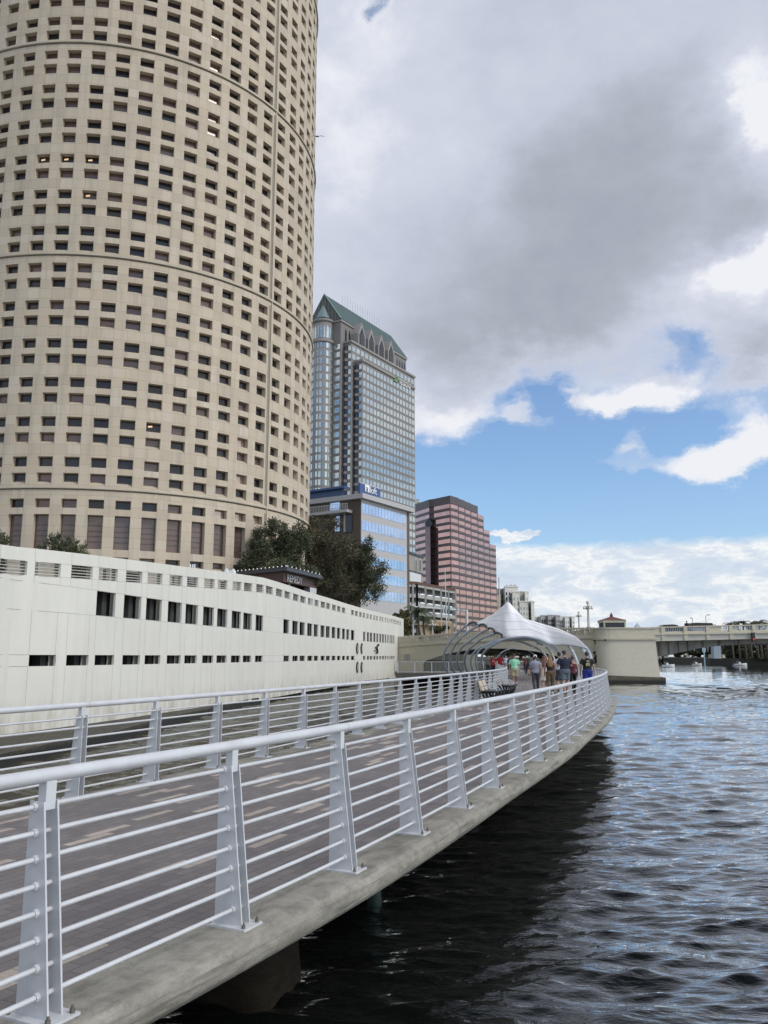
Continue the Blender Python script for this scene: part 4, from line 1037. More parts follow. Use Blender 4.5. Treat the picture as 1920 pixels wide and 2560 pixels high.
# ================================================================== PINK TOWER
def pink():
    D = 430.0; mbr = mat('brown_granite', (.075, .052, .05), .35, 0, .1, .05)
    def W2(px, d, py=1300): u = ray(px, py)[0]; return (u*d, d)
    A = W2(1126, D); 
    root = thing('office_block', (A[0], D, 2), 'pink glass office tower with dark brown bands and stepped right side', 'tower')
    zT = EYE + ray(1126, 1238.6)[1]*D; ztop_glass = EYE+ray(1126, 1258)[1]*D
    FHp = 17.55/F*0; 
    wa, wb_ = ray(1126, 1258)[1], ray(1130, 1258+17.6*8)[1]; FHp = (wa-wb_)*D/8
    # plan facets: left face, chamfer, then sawtooth to the right
    pts = [W2(1010, D+38), W2(1072, D+12), W2(1084, D+10), W2(1126, D)]
    steps = [(1126, D), (1147, D+7), (1148, D+9), (1163, D+15), (1164, D+17), (1178, D+23), (1179, D+25), (1195, D+32), (1196, D+34), (1209, D+40), (1210, D+42), (1223, D+48), (1224, D+50), (1238, D+56)]
    zz_ = {1195: zT, 1209: EYE+ray(1206, 1291)[1]*(D+36), 1223: EYE+ray(1220, 1328)[1]*(D+44), 1238: EYE+ray(1235, 1360)[1]*(D+52)}
    cutoff = [(8, zT), (10, zz_[1209]), (12, zz_[1223]), (14, zz_[1238])]
    pn = []; body = MB()
    nfl = int((ztop_glass-2)/FHp)
    def plan(zc):
        n = 8
        for k, zz in cutoff:
            if zc < zz: n = k
        return pts + [W2(p, d) for p, d in steps[1:n]]
    for j in range(nfl+1):
        z1 = ztop_glass-(j+1)*FHp; zb_ = z1+FHp*.38
        if zb_ < 3: break
        pl = plan(z1+FHp*.5); bk = [(pl[-1][0]+3, pl[-1][1]+40), (pl[0][0], pl[0][1]+60)]
        body.prism(pl+bk, z1-.0 if j < nfl else 2, zb_)
        inner = [((x_)+.0, y_+.7) for x_, y_ in pl]
        body.prism([(x_, y_+.8) for x_, y_ in pl]+bk, zb_-.1, z1+FHp+.05)
        for k in range(len(pl)-1):
            a, b = Vector(pl[k]), Vector(pl[k+1])
            if (b-a).length < 6.5 and b.x-a.x < 1.5: pass
            t = (b-a).normalized(); n_ = Vector((t.y, -t.x)); a2, b2 = a-n_*.35, b-n_*.35; Lk = (b-a).length
            mb = MB(); mb.quad((a2.x,a2.y,zb_), (b2.x,b2.y,zb_), (b2.x,b2.y,z1+FHp), (a2.x,a2.y,z1+FHp), [(0,0),(Lk,0),(Lk,2),(0,2)])
            if k == 1: continue
            q = [proj((a2.x,a2.y,zb_)), proj((b2.x,b2.y,zb_))]; pn.append((abs(q[0][0]-q[1][0]), mb, M['g_pink']))
    pl = plan(ztop_glass+1); bk = [(pl[-1][0]+3, pl[-1][1]+40), (pl[0][0], pl[0][1]+60)]
    body.prism(pl+bk, ztop_glass-.02, zT)
    body.build('wall', mbr, root)
    emit_parts('window_band', pn, root)
    # caps of the steps
    # slot with a diamond
    a = Vector(pts[1]); b = Vector(pts[2]); n_ = Vector((0, -1)); mdk = M['t_dark']
    zd = EYE+ray(1072, 1310)[1]*a.y
    mb = MB(); mb.prism([(a.x-2.0, a.y-1.0), (b.x-2, b.y-1.6), (b.x-2, b.y+1), (a.x-2.0, a.y+2)], 2, zd-2); mb.build('slot_glass', glass('glass_plum', (.22, .15, .16), .12, .6), root)
    mb = MB(); cxp = at(1072, 1309, a.y-2.2); w_, h_ = 2.1*1.0, 3.0
    w_ = 10/F*a.y; h_ = 15/F*a.y
    mb.loft([[(cxp.x-w_, y_, cxp.z), (cxp.x, y_, cxp.z-h_), (cxp.x+w_, y_, cxp.z), (cxp.x, y_, cxp.z+h_)] for y_ in (a.y+1, a.y-2.4)]); mb.build('diamond_window', M['g_navy'], root)
    mg = mat('sign_gold', (.62, .47, .10), .4)
    fa, fb = Vector(pts[0]), Vector(pts[1]); td = (fb-fa).normalized(); zz0 = EYE+ray(1060, 1253)[1]*(D+17)
    Lf = (fb-fa).length; st = fb-td*Lf*1.02; 
    text('sign_lettering', 'WELLS FARGO', 3.4, mg, root, (fa.x+td.x*1.0+td.y*.4, fa.y-td.x*.5, zz0), (td.x, td.y, 0), .15, sx=.83, stroke=.05)
pink()

# ================================================================== SMALLER BUILDINGS BEHIND THE BRIDGE
def annex():
    D = 300.0; A = Vector(at(1023, 1386, D)[:2]); B = Vector(at(1057, 1394, D+14)[:2]); zt = at(1023, 1384, D).z; zb_ = at(1027, 1448, D).z
    t = (B-A).normalized(); bk = Vector((-t.y, t.x)); mst = mat('annex_stone', (.30, .28, .25), .8)
    root = thing('church_annex', (A.x, A.y, 2), 'grey stone building with two tall pointed white windows beside the hotel', 'building')
    mb = MB(); mb.prism([tuple(A), tuple(B), tuple(B+bk*10), tuple(A+bk*10)], 2, zt); mb.build('wall', mst, root)
    mb = MB(); mb.prism([tuple(A-t*.5-bk*.5), tuple(B+t*.6-bk*.5), tuple(B+bk*10), tuple(A+bk*10)], zt, zt+.7); mb.prism([tuple(A-t*.2-bk*.4), tuple(B+t*.2-bk*.4), tuple(B+bk*.2), tuple(A+bk*.2)], at(1040, 1433, D+6).z, at(1040, 1429, D+6).z); mb.build('cornice', M['ribdark'], root)
    mb = MB(); mb.prism([tuple(A-bk*.3), tuple(A+t*(B-A).length*.80-bk*.3), tuple(A+t*(B-A).length*.80), tuple(A)], 2, at(1040, 1433, D+6).z); mb.build('white_base', M['whitemetal'], root)
    for px in (1038, 1049):
        d = D+ (px-1023)/34*14; p = at(px, 1400, d); za, zb2, zt2 = at(px, 1427, d).z, at(px, 1401, d).z, at(px, 1391, d).z; h = 3.2/F*d
        mb = MB(); q = Vector(p[:2])-bk*.25; mb.add([(q.x-t.x*h, q.y-t.y*h, za), (q.x+t.x*h, q.y+t.y*h, za), (q.x+t.x*h, q.y+t.y*h, zb2), (q.x, q.y, zt2), (q.x-t.x*h, q.y-t.y*h, zb2)], [(0,1,2,3,4)])
        w = mb.build('pointed_window', M['whitemetal'], root); mb = MB(); q = q-bk*.1; mb.box((q.x, q.y, (za+zb2)/2), (.25, .1, zb2-za)); mb.build('mullion', M['g_navy'], w)
annex()
def carpark():
    D = 285.0
    pts = [(1022, 1452, D-6), (1043, 1461, D-4), (1139, 1486, D+26)]
    P2 = [Vector(at(px, 1500, d)[:2]) for px, py, d in pts]
    zt = at(1043, 1461, D-4).z; root = thing('parking_garage', (P2[1].x, P2[1].y, 2), 'open concrete parking garage of stacked decks in front of the pink tower', 'parking garage')
    mc = mat('garage_concrete', (.36, .36, .33), .85); fh = 21/F*D*1.02; n = Vector((0, -1))
    mb = MB(); mb.prism([(p.x, p.y+3.2) for p in P2]+[(P2[2].x, P2[2].y+30), (P2[0].x, P2[0].y+30)], 2, zt-.5); mb.build('interior', M['dim'], root)
    k = 0; z_ = zt
    mb = MB()
    while z_ > 4 and k < 8:
        h = fh*.42 if k else fh*.30
        for a, b in zip(P2, P2[1:]):
            t = (b-a).normalized(); bk = Vector((-t.y, t.x)); mb.prism([tuple(a), tuple(b), tuple(b+bk*.4), tuple(a+bk*.4)], z_-h, z_)
            mb.prism([tuple(a+bk*.4), tuple(b+bk*.4), tuple(b+bk*9), tuple(a+bk*9)], z_-h, z_-h+.3)
        z_ -= fh if k else fh*1.1; k += 1
    mb.build('deck_band', mc, root)
    for a, b, m_ in ((P2[0], P2[1], 2), (P2[1], P2[2], 5)):
        for i in range(m_+1):
            p = a.lerp(b, i/m_); mb = MB(); mb.box((p.x, p.y-.25, (zt+2)/2), (.6, .5, zt-2)); mb.build('column', mc, root)
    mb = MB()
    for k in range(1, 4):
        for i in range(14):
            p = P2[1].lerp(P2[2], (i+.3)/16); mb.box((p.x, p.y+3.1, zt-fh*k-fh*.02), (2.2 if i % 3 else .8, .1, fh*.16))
    mb.build('daylight_panel', mat('garage_daylight', (.8, .82, .85), .6, emit=(.8, .88, 1, .55)), root)['kind'] = 'stuff'  # glowing boxes painted in as daylight showing through the decks
    mb = MB(); a, b = P2[1], P2[2]; mb.prism([(P2[0].x-.2, P2[0].y-.4), (a.x, a.y-.4), (b.x, b.y-.4), (b.x, b.y+2), (a.x, a.y+2), (P2[0].x-.2, P2[0].y+2)], zt, zt+.9); mb.build('roof_edge', mat('rust_edge', (.11, .06, .04), .8), root)
    # low beige block at its foot
    A = Vector(at(1075, 1560, 200)[:2]); B = Vector(at(1130, 1560, 212)[:2])
    r2 = thing('beige_block', (A.x, A.y, 2), 'low tan building with upright ribs behind the bridge parapet', 'building'); mt_ = mat('tan_stucco', (.36, .27, .185), .85)
    mb = MB(); mb.prism([tuple(A), tuple(B), (B.x, B.y+12), (A.x, A.y+12)], 2, at(1090, 1548, 200).z); mb.build('wall', mt_, r2)
    for i in range(6): p = A.lerp(B, i/5); mb = MB(); mb.box((p.x, p.y-.4, 6.3), (.7, .7, at(1120, 1552, 206).z-3), 0); mb.build('rib', mt_, r2)
    mb = MB(); a = at(1046, 1568, 190); b = at(1075, 1568, 196); mb.prism([(a.x, a.y), (b.x, b.y), (b.x, b.y+8), (a.x, a.y+8)], 2, at(1060, 1563, 192).z); mb.prism([(a.x-1, a.y-1), (b.x+2, b.y-1), (b.x+2, b.y+8), (a.x-1, a.y+8)], at(1060, 1563, 192).z, at(1060, 1559, 192).z); mb.build('entrance', mt_, r2)
carpark()
def resid(name, label, D, px0, px1, ytop, colr, blocks, spec):
    """blocks: (px0, px1, ytop, depth offset, colour); spec: (fh, col pitch)"""
    a = at(px0, 1600, D); root = thing(name, (a.x, a.y, 1), label, 'apartment block')
    pn = []
    for bi, (x0, x1, yt, dd, c, nx, fw, gl) in enumerate(blocks):
        A = Vector(at(x0, 1560, D+dd)[:2]); B = Vector(at(x1, 1560, D+dd+3)[:2]); zt = at((x0+x1)/2, yt, D+dd).z
        mb = MB(); mb.prism([tuple(A), tuple(B), (B.x+2, B.y+18), (A.x, A.y+18)], 1, zt); mb.build('wall', c, root)
        mb = MB(); mb.prism([(A.x-.3, A.y-.3), (B.x+.3, B.y-.3), (B.x+.3, B.y+1), (A.x-.3, A.y+1)], zt, zt+.8); mb.build('parapet', c, root)
        if nx: nfl = int((zt-8)/spec); face_panes(pn, A, B, zt-2.5-nfl*spec, nfl, spec, .9, 2.7, nx, fw, gl)
    emit_parts('window', pn, root); return root
cA = mat('apartment_cream', (.56, .55, .49), .8, 0, .05, .05); cB = mat('apartment_grey', (.33, .33, .33), .8, 0, .05, .05); cC = mat('apartment_tan', (.48, .44, .33), .8); cD = mat('apartment_white', (.62, .62, .58), .8); cE = mat('apartment_taupe', (.40, .37, .34), .8)
rt = resid('residential_tower', 'cream high-rise apartment block with stepped roofs rising behind the white canopy', 520, 1243, 1337, 1463,
  None, [(1240, 1253, 1490, 0, cC, 2, .5, M['g_plain']), (1241, 1266, 1474, 8, cB, 4, .5, M['g_navy']), (1264, 1297, 1468, 2, cD, 4, .38, M['g_navy']), (1283, 1301, 1481, -2, cA, 2, .4, M['g_plain']), (1299, 1324, 1481, 6, cE, 0, 0, None), (1300, 1322, 1505, 0, cA, 3, .4, M['g_plain']), (1315, 1324, 1482, 2, cD, 1, .3, M['g_plain']), (1322, 1330, 1506, 4, cB, 1, .6, M['g_navy']), (1329, 1337, 1505, 2, cA, 2, .5, M['g_slate'])], 3.3)
mb = MB()
for px in (1269, 1279, 1282, 1288, 1291): p = at(px, 1465, 523); mb.lathe((p.x, p.y+3, at(px, 1468, 523).z), [(.5, 0), (.55, .8), (.45, 1.4), (.6, 1.7), (.3, 1.9)], 8)
mb.build('roof_finial', cD, rt)
resid('apartment_block', 'long low grey and white apartment block with many balconies right of the canopy peak', 640, 1337, 1437, 1540,
  None, [(1337, 1355, 1544, 10, cD, 1, .6, M['g_slate']), (1353, 1372, 1540, 0, cE, 3, .45, M['g_navy']), (1371, 1380, 1539, -3, cB, 2, .6, M['g_navy']), (1379, 1392, 1539, 2, cE, 2, .5, M['g_navy']), (1390, 1400, 1540, -3, cB, 2, .4, M['g_navy']), (1399, 1414, 1542, 1, cD, 3, .4, M['g_plain']), (1413, 1424, 1543, -2, cD, 2, .4, M['g_plain']), (1422, 1431, 1543, 3, cB, 2, .5, M['g_plain']), (1430, 1437, 1543, 0, cD, 1, .4, M['g_plain'])], 3.2)
# flag mast beside the high-rise
p = at(1249, 1520, 500); mb = MB(); mb.tube([(p.x, p.y, 2), (p.x, p.y, at(1249, 1443, 500).z)], .35, 6); tag(mb.build('flagpole', M['whitemetal']), 'tall bare pole in front of the cream high-rise', 'flagpole')
p = at(1115, 1520, 120); mb = MB(); mb.tube([(p.x+.1, p.y, 4.2), (at(1112, 1421, 120).x, p.y, at(1112, 1421, 120).z)], [.11, .05], 6); tag(mb.build('bare_pole', M['whitemetal']), 'tall thin tapered pole standing in front of the parking garage', 'pole')

# ================================================================== BRIDGE
def lerp_tab(tab, x):
    if x <= tab[0][0]: return tab[0][1]
    for (a, va), (b, vb) in zip(tab, tab[1:]):
        if x <= b: return va+(vb-va)*(x-a)/(b-a)
    return tab[-1][1]
BD = [(900, 119), (1009, 115), (1141, 110), (1300, 106), (1405, 104), (1487, 102)]
BT = [(900, 1598), (1009, 1591), (1141, 1582), (1300, 1573), (1405, 1569.5), (1487, 1568.5)]
AR = [(1058, 1656), (1066, 1651), (1080, 1646), (1108, 1637), (1147, 1628.5), (1180, 1623.5), (1213, 1621), (1260, 1621.5), (1300, 1624), (1341, 1629), (1384, 1639), (1402, 1645), (1425, 1652), (1440, 1658)]
def bpt(px, py, do=0.0):
    d = lerp_tab(BD, px); p = at(px, py, d); return Vector((p.x, p.y+do, p.z))
def bridge():
    c0 = bpt(1250, 1640); root = thing('road_bridge', (c0.x, c0.y, WATER), 'cream concrete road bridge with a low arch over the walkway and a balustrade on top', 'bridge')
    MH = 1.25                                            # parapet above the moulding
    cols = [900, 950, 1009, 1035] + [a for a, _ in AR] + [1455, 1470, 1487]
    top, mo, bo = [], [], []
    for px in cols:
        t_ = bpt(px, lerp_tab(BT, px)); top.append(t_); mo.append(Vector((t_.x, t_.y, t_.z-MH)))
        if px < 1058 or px > 1440: bo.append(Vector((t_.x, t_.y, -3)))
        else: b_ = bpt(px, lerp_tab(AR, px)); bo.append(Vector((t_.x, t_.y, b_.z)))
    i0, i1 = cols.index(1058), cols.index(1440)
    bo2 = [b.copy() for b in bo]
    mb = MB()
    # front wall, split at the springings so that the jambs are upright
    mb.sheet([bo2[:i0]+[Vector((bo2[i0].x, bo2[i0].y, -3))], mo[:i0+1]][::1]); mb.sheet([bo2[i0:i1+1], mo[i0:i1+1]]); mb.sheet([[Vector((bo2[i1].x, bo2[i1].y, -3))]+bo2[i1+1:], mo[i1:]])
    mb.build('spandrel_wall', M['bridge'], root)
    bk = Vector((0, 17, 0)); mb = MB()
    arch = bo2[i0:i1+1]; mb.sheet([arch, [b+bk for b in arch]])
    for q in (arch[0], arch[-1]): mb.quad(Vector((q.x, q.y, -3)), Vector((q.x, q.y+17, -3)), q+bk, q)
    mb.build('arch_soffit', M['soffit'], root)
    mb = MB(); rr_ = [[m_+Vector((0, o_, z_)) for m_ in mo] for o_, z_ in ((0, -.22), (-.16, -.16), (-.22, -.02), (-.22, .06), (0, .06))]; mb.sheet(rr_); mb.build('moulding', M['bridge'], root)
    mb = MB(); mb.sheet([[m_+Vector((0, -.02, .06)) for m_ in mo], [m_+Vector((0, -.02, .36)) for m_ in mo], [m_+Vector((0, .30, .36)) for m_ in mo]])
    mb.sheet([[m_+Vector((0, -.07, MH-.24)) for m_ in mo], [m_+Vector((0, -.10, MH-.16)) for m_ in mo], [m_+Vector((0, -.10, MH)) for m_ in mo], [m_+Vector((0, .32, MH)) for m_ in mo], [m_+Vector((0, .32, MH-.24)) for m_ in mo], [m_+Vector((0, -.07, MH-.24)) for m_ in mo]])
    mb.build('parapet', M['bridge'], root)
    C_ = Curve([(m_.x, m_.y) for m_ in mo], 4)
    zof = lambda x: lerp_tab([(m_.x, m_.z) for m_ in mo], x)
    items = []; s = 0; per = 5.4
    while s < C_.L:
        q, tg, n = C_.at(s); z_ = zof(q.x); ph = (s % per)/per; pxx = proj((q.x, q.y, z_+.7))[0]
        mb = MB()
        if ph < .10 or pxx < 1043 or pxx > 1476: mb.box((q.x, q.y+.1, z_+.68), (.34, .3, .66)); key = 1
        else: mb.lathe((q.x, q.y+.12, z_+.34), [(.075, 0), (.075, .06), (.05, .1), (.105, .24), (.085, .36), (.05, .52), (.08, .6), (.08, .7)], 8); key = 30+(1200 < pxx)
        items.append((key, mb, M['bridge'])); s += .34
    emit_parts('baluster', items, root)
    mb = MB(); mb.add([m_+Vector((0, .3, -.1)) for m_ in mo]+[m_+Vector((0, 17, -.1)) for m_ in mo[::-1]], [tuple(range(2*len(mo)))]); mb.build('road_deck', M['dim'], root)
    mb = MB(); mb.sheet([[m_+Vector((0, 17, -1.6)) for m_ in mo], [m_+Vector((0, 17, MH)) for m_ in mo]]); mb.build('far_parapet', M['bridge'], root)
    # ---- the round-cornered pier
    a = bpt(1487, 1569); zt = at(1560, 1568.5, 99.5).z; d = 99.3
    pl = [(at(px, 1600, dd).x, dd) for px, dd in ((1489, 101.6), (1490, 101.0), (1493, 100.5), (1498, 100.1), (1505, 99.8), (1514, 99.6), (1526, 99.45), (1545, 99.35), (1638, 99.3))]; pl = pl+[(pl[-1][0], 117), (pl[0][0], 117)]
    cx = sum(p[0] for p in pl)/len(pl)
    big = [(x + (.42 if x > cx else 0), y_-(.25 if y_ < 110 else 0)) for x, y_ in pl]
    pr = thing('bridge_pier', (cx, 108, WATER), 'massive plain cream bridge pier standing in the river with a dark stained foot', 'bridge pier')
    mb = MB(); mb.prism(big, -3, zt-MH, pl); so_ = mb.build('shaft', M['pier'], pr, True); so_.data.set_sharp_from_angle(angle=R(40))
    off = lambda o: [(x+(o if x > cx else -o), y_-(o if y_ < 110 else 0)) for x, y_ in pl]
    mb = MB(); mb.prism(off(.2), zt-MH-.2, zt-MH+.06); mb.build('moulding', M['bridge'], pr)
    mb = MB(); mb.prism(pl, zt-MH+.06, zt-.16); mb.prism(off(.1), zt-.16, zt); mb.build('parapet', M['bridge'], pr)
    zf = at(1560, 1692, 98.8).z; mb = MB(); ft = [(x+(.75 if x > cx else -.5), y_-(.75 if y_ < 110 else 0)) for x, y_ in pl]
    mb.prism(ft, -3, [zf+.18*math.sin(i*2.3) for i in range(len(ft))]); mb.build('footing', M['seawall'], pr)
    mb = MB()
    for px, py, r_ in ((1486, 1632, .16), (1489, 1640, .14), (1488, 1647, .2), (1490, 1653, .17), (1487, 1657, .1), (1513, 1600, .1), (1486, 1601, .12), (1488, 1608, .1)):
        p = at(px, py, lerp_tab([(1480, 102.2), (1490, 101.5), (1500, 100.0), (1520, 99.1)], px)-.05); mb.ball(p, r_, 7, 4, (1, .3, 1.3))
    mb.build('spall_hole', M['dark'], pr)['kind'] = 'stuff'
    # ---- right-hand lifting span
    dR = 99.6; A = pl[-3][0]-.2; 
    rs = thing('bridge_span', (A+20, dR, WATER), 'right-hand bridge span with railing panels over a dark haunched girder', 'bridge span')
    Z = lambda px, py: at(px, py, dR).z; X = lambda px: at(px, 1590, dR).x
    xe = X(2300)
    def slope(y1640, y1920): z1, z2 = Z(1640, y1640), Z(1920, y1920); k = (z2-z1)/(X(1920)-X(1640)); return lambda x: z1+k*(x-X(1640))
    fT, fB0, fL, fL2, fF1, fF2 = slope(1567, 1560.5), slope(1570.0, 1563.3), slope(1579.5, 1574), slope(1584, 1578), slope(1587.5, 1583), slope(1603, 1596.5)
    def strip(fa, fb, y0, th, m, nm, x0=A, x1=xe, par=rs):
        mb = MB(); mb.add([(x0, y0, fa(x0)), (x1, y0, fa(x1)), (x1, y0, fb(x1)), (x0, y0, fb(x0)), (x0, y0+th, fa(x0)), (x1, y0+th, fa(x1)), (x1, y0+th, fb(x1)), (x0, y0+th, fb(x0))],
               [(0,1,2,3),(7,6,5,4),(3,2,6,7),(1,0,4,5),(1,5,6,2),(0,3,7,4)]); return mb.build(nm, m, par)
    strip(fB0, fT, dR-.05, .3, M['bridge'], 'top_rail'); strip(fL2, fL, dR, .25, M['bridge'], 'kerb'); strip(fF1, fL2, dR-.2, .5, M['bridge'], 'ledge'); strip(fF2, fF1, dR-.02, .4, mat('span_fascia', (.47, .455, .39), .8, 0, .08, .3), 'fascia')
    for x0, x1 in ((A, X(1658)), (X(1769), X(1806))): strip(fL, fB0, dR+.04, .18, M['bridge'], 'solid_panel', x0, x1)
    for px in (1658, 1714, 1770, 1828, 1886, 1944):
        x = X(px); mb = MB(); mb.add([(x+a_, dR+b_, z_) for z_ in (fF2(x), fT(x)-.02) for a_, b_ in ((-.22, -.12), (.22, -.12), (.22, .2), (-.22, .2))], [(3,2,1,0),(4,5,6,7),(0,1,5,4),(1,2,6,5),(2,3,7,6),(3,0,4,7)]); mb.build('post', M['bridge'], rs)
    items = []; x = X(1660)
    while x < X(1960):
        p = proj((x, dR, 5))[0]
        if not 1769 < p < 1806: mb = MB(); mb.box((x, dR+.1, (fL(x)+fB0(x))/2), (.07, .07, fB0(x)-fL(x)+.04)); items.append((30 if p < 1920 else 0, mb, M['rib']))
        x += .21
    emit_parts('baluster', items, rs)
    strip(lambda x: fF1(x)-.1, lambda x: fF1(x), dR+.5, 16, M['dim'], 'road_deck')
    gp = [(1641, 1645), (1660, 1641), (1700, 1633), (1740, 1624), (1770, 1618.5), (1830, 1612), (1920, 1608), (2200, 1608)]
    front = [Vector((X(a_), dR+1.6, Z(a_, b_))) for a_, b_ in gp]; tp = [Vector((p.x, p.y, fF2(p.x)+.1)) for p in front]
    mb = MB(); mb.sheet([front, tp]); mb.sheet([[p+Vector((0, 13, 0)) for p in front], front]); mb.quad(front[0], tp[0], tp[0]+Vector((0,13,0)), front[0]+Vector((0,13,0))); mb.build('girder', M['girder'], rs)
    mb = MB()
    for px in (1657, 1681, 1706, 1730, 1768, 1810, 1860): x = X(px); zb_ = lerp_tab([(p.x, p.z) for p in front], x); mb.box((x, dR+1.56, (zb_+fF2(x))/2), (.1, .1, fF2(x)-zb_))
    mb.build('stiffener', M['dim'], rs)['kind'] = 'stuff'
    p = at(1883, 1592, dR-.35); mb = MB(); mb.box((p.x, p.y, p.z), (.35, .3, 1.0)); o = tag(mb.build('beacon', M['black']), 'small red navigation light hanging on the bridge fascia', 'beacon')
    mb = MB(); mb.ball((p.x, p.y-.16, p.z-.3), .10); c_ = mb.build('lens', mat('red_lens', (.4, .03, .02), .3, emit=(1, .08, .05, .5)), o); 
bridge()

# ---------------- lamps on the bridge
M['lampstone'] = mat('lamp_stone', (.50, .475, .44), .8); M['globe'] = mat('lamp_globe', (.62, .60, .58), .4)
def candelabra(px, ytop, ybase, d, label):
    b = at(px, ybase, d); h = at(px, ytop, d).z-b.z; r_ = h*.055
    root = thing('street_lamp', (b.x, b.y, b.z), label, 'street lamp', 'globe lamps on the bridge')
    mb = MB(); mb.lathe((b.x, b.y, b.z), [(r_*1.5, 0), (r_*1.4, h*.03), (r_, h*.05), (r_*.62, h*.66), (r_*1.5, h*.70), (r_*1.6, h*.76), (r_*.9, h*.80), (r_*.55, h*.85), (r_*.7, h*.88)], 12); mb.build('post', M['lampstone'], root, True)
    mb = MB(); mb.ball((b.x, b.y, b.z+h*.93), h*.065, 12, 8); mb.build('globe', M['globe'], root, True)
    for k in range(4):
        a = .15+k*math.pi/2; dx, dy = math.cos(a)*h*.155, math.sin(a)*h*.155
        mb = MB(); mb.tube([(b.x, b.y, b.z+h*.72), (b.x+dx*.6, b.y+dy*.6, b.z+h*.775), (b.x+dx, b.y+dy, b.z+h*.79), (b.x+dx, b.y+dy, b.z+h*.76)], h*.017, 6); arm = mb.build('arm', M['lampstone'], root, True)
        mb = MB(); mb.ball((b.x+dx, b.y+dy, b.z+h*.715), h*.045, 10, 6, (1, 1, 1.15)); mb.build('globe', M['globe'], arm, True)
candelabra(1472, 1501, 1569, 102.5, 'taller stone lamp post with five round globes on the bridge parapet')
candelabra(1448, 1528, 1571, 150, 'shorter stone lamp post with five round globes left of the taller one')
candelabra(1081.5, 1551, 1592, 122, 'stone globe lamp behind the left end of the bridge balustrade')

# ---------------- vehicles and people on the bridge
def car(x, y, z, L, H, rz, col, label, suv=False):
    root = thing('parked_car' if False else 'car', (x, y, z), label, 'car'); cs, sn = math.cos(rz), math.sin(rz); w = .88
    T_ = lambda a, b, c: (x+a*cs-b*sn, y+a*sn+b*cs, z+c)
    prof = [(-.5, .32), (-.5, .52), (-.44, .60), (-.40, .62), (.20, .62), (.44, .55), (.5, .42), (.5, .25), (-.5, .22)] if not suv else [(-.5, .28), (-.5, .60), (-.47, .63), (.24, .62), (.46, .57), (.5, .42), (.5, .24), (-.5, .22)]
    m = mat('car_paint', col, .25, .5, .03)
    mb = MB(); mb.loft([[T_(a*L, s*w, c*H) for a, c in prof] for s in (-1, 1)]); mb.build('body', m, root)
    gp = [(-.40, .60), (-.30, .97), (-.05, 1.0), (.08, .95), (.24, .60)] if not suv else [(-.48, .60), (-.44, .98), (-.05, 1.0), (.08, .96), (.26, .60)]
    mb = MB(); mb.loft([[T_(a*L, s*w*.86, c*H) for a, c in gp] for s in (-1, 1)]); cb = mb.build('cabin', M['t_dark'], root)
    mb = MB(); mb.loft([[T_(a*L, s*w*.8, c*H) for a, c in [(gp[1][0], .985), (-.05, 1.02), (.07, .985), (-.05, .97)]] for s in (-1, 1)]); mb.build('roof', m, root)
    for a in (-.31, .31):
        for s in (-1, 1): mb = MB(); mb.tube([T_(a*L, s*w*.82, .33), T_(a*L, s*w*1.02, .33)], .33, 14); wl = mb.build('wheel', M['black'], root); mb = MB(); mb.tube([T_(a*L, s*w*1.0, .33), T_(a*L, s*w*1.04, .33)], .2, 10); mb.build('rim', M['rail'], wl)
    for s in (-1, 1): mb = MB(); mb.box(T_(.497*L, s*w*.7, .45*H), (.06, .3, .14), rz); mb.build('headlight', M['globe'], root)
    return root
zdk = lambda px, d, py: at(px, py, d).z
car(at(1682, 1580, 103).x, 103, at(1682, 1590, 103).z, 4.5, at(1682, 1562, 103).z-at(1682, 1590, 103).z, 0, (.03, .035, .05), 'dark low car crossing the bridge, seen over the railing')
car(at(1732, 1580, 103.5).x, 103.5, at(1732, 1590, 103.5).z, 5.0, at(1732, 1557.5, 103.5).z-at(1732, 1590, 103.5).z, math.pi, (.45, .46, .48), 'silver tall vehicle on the bridge behind a standing person', True)

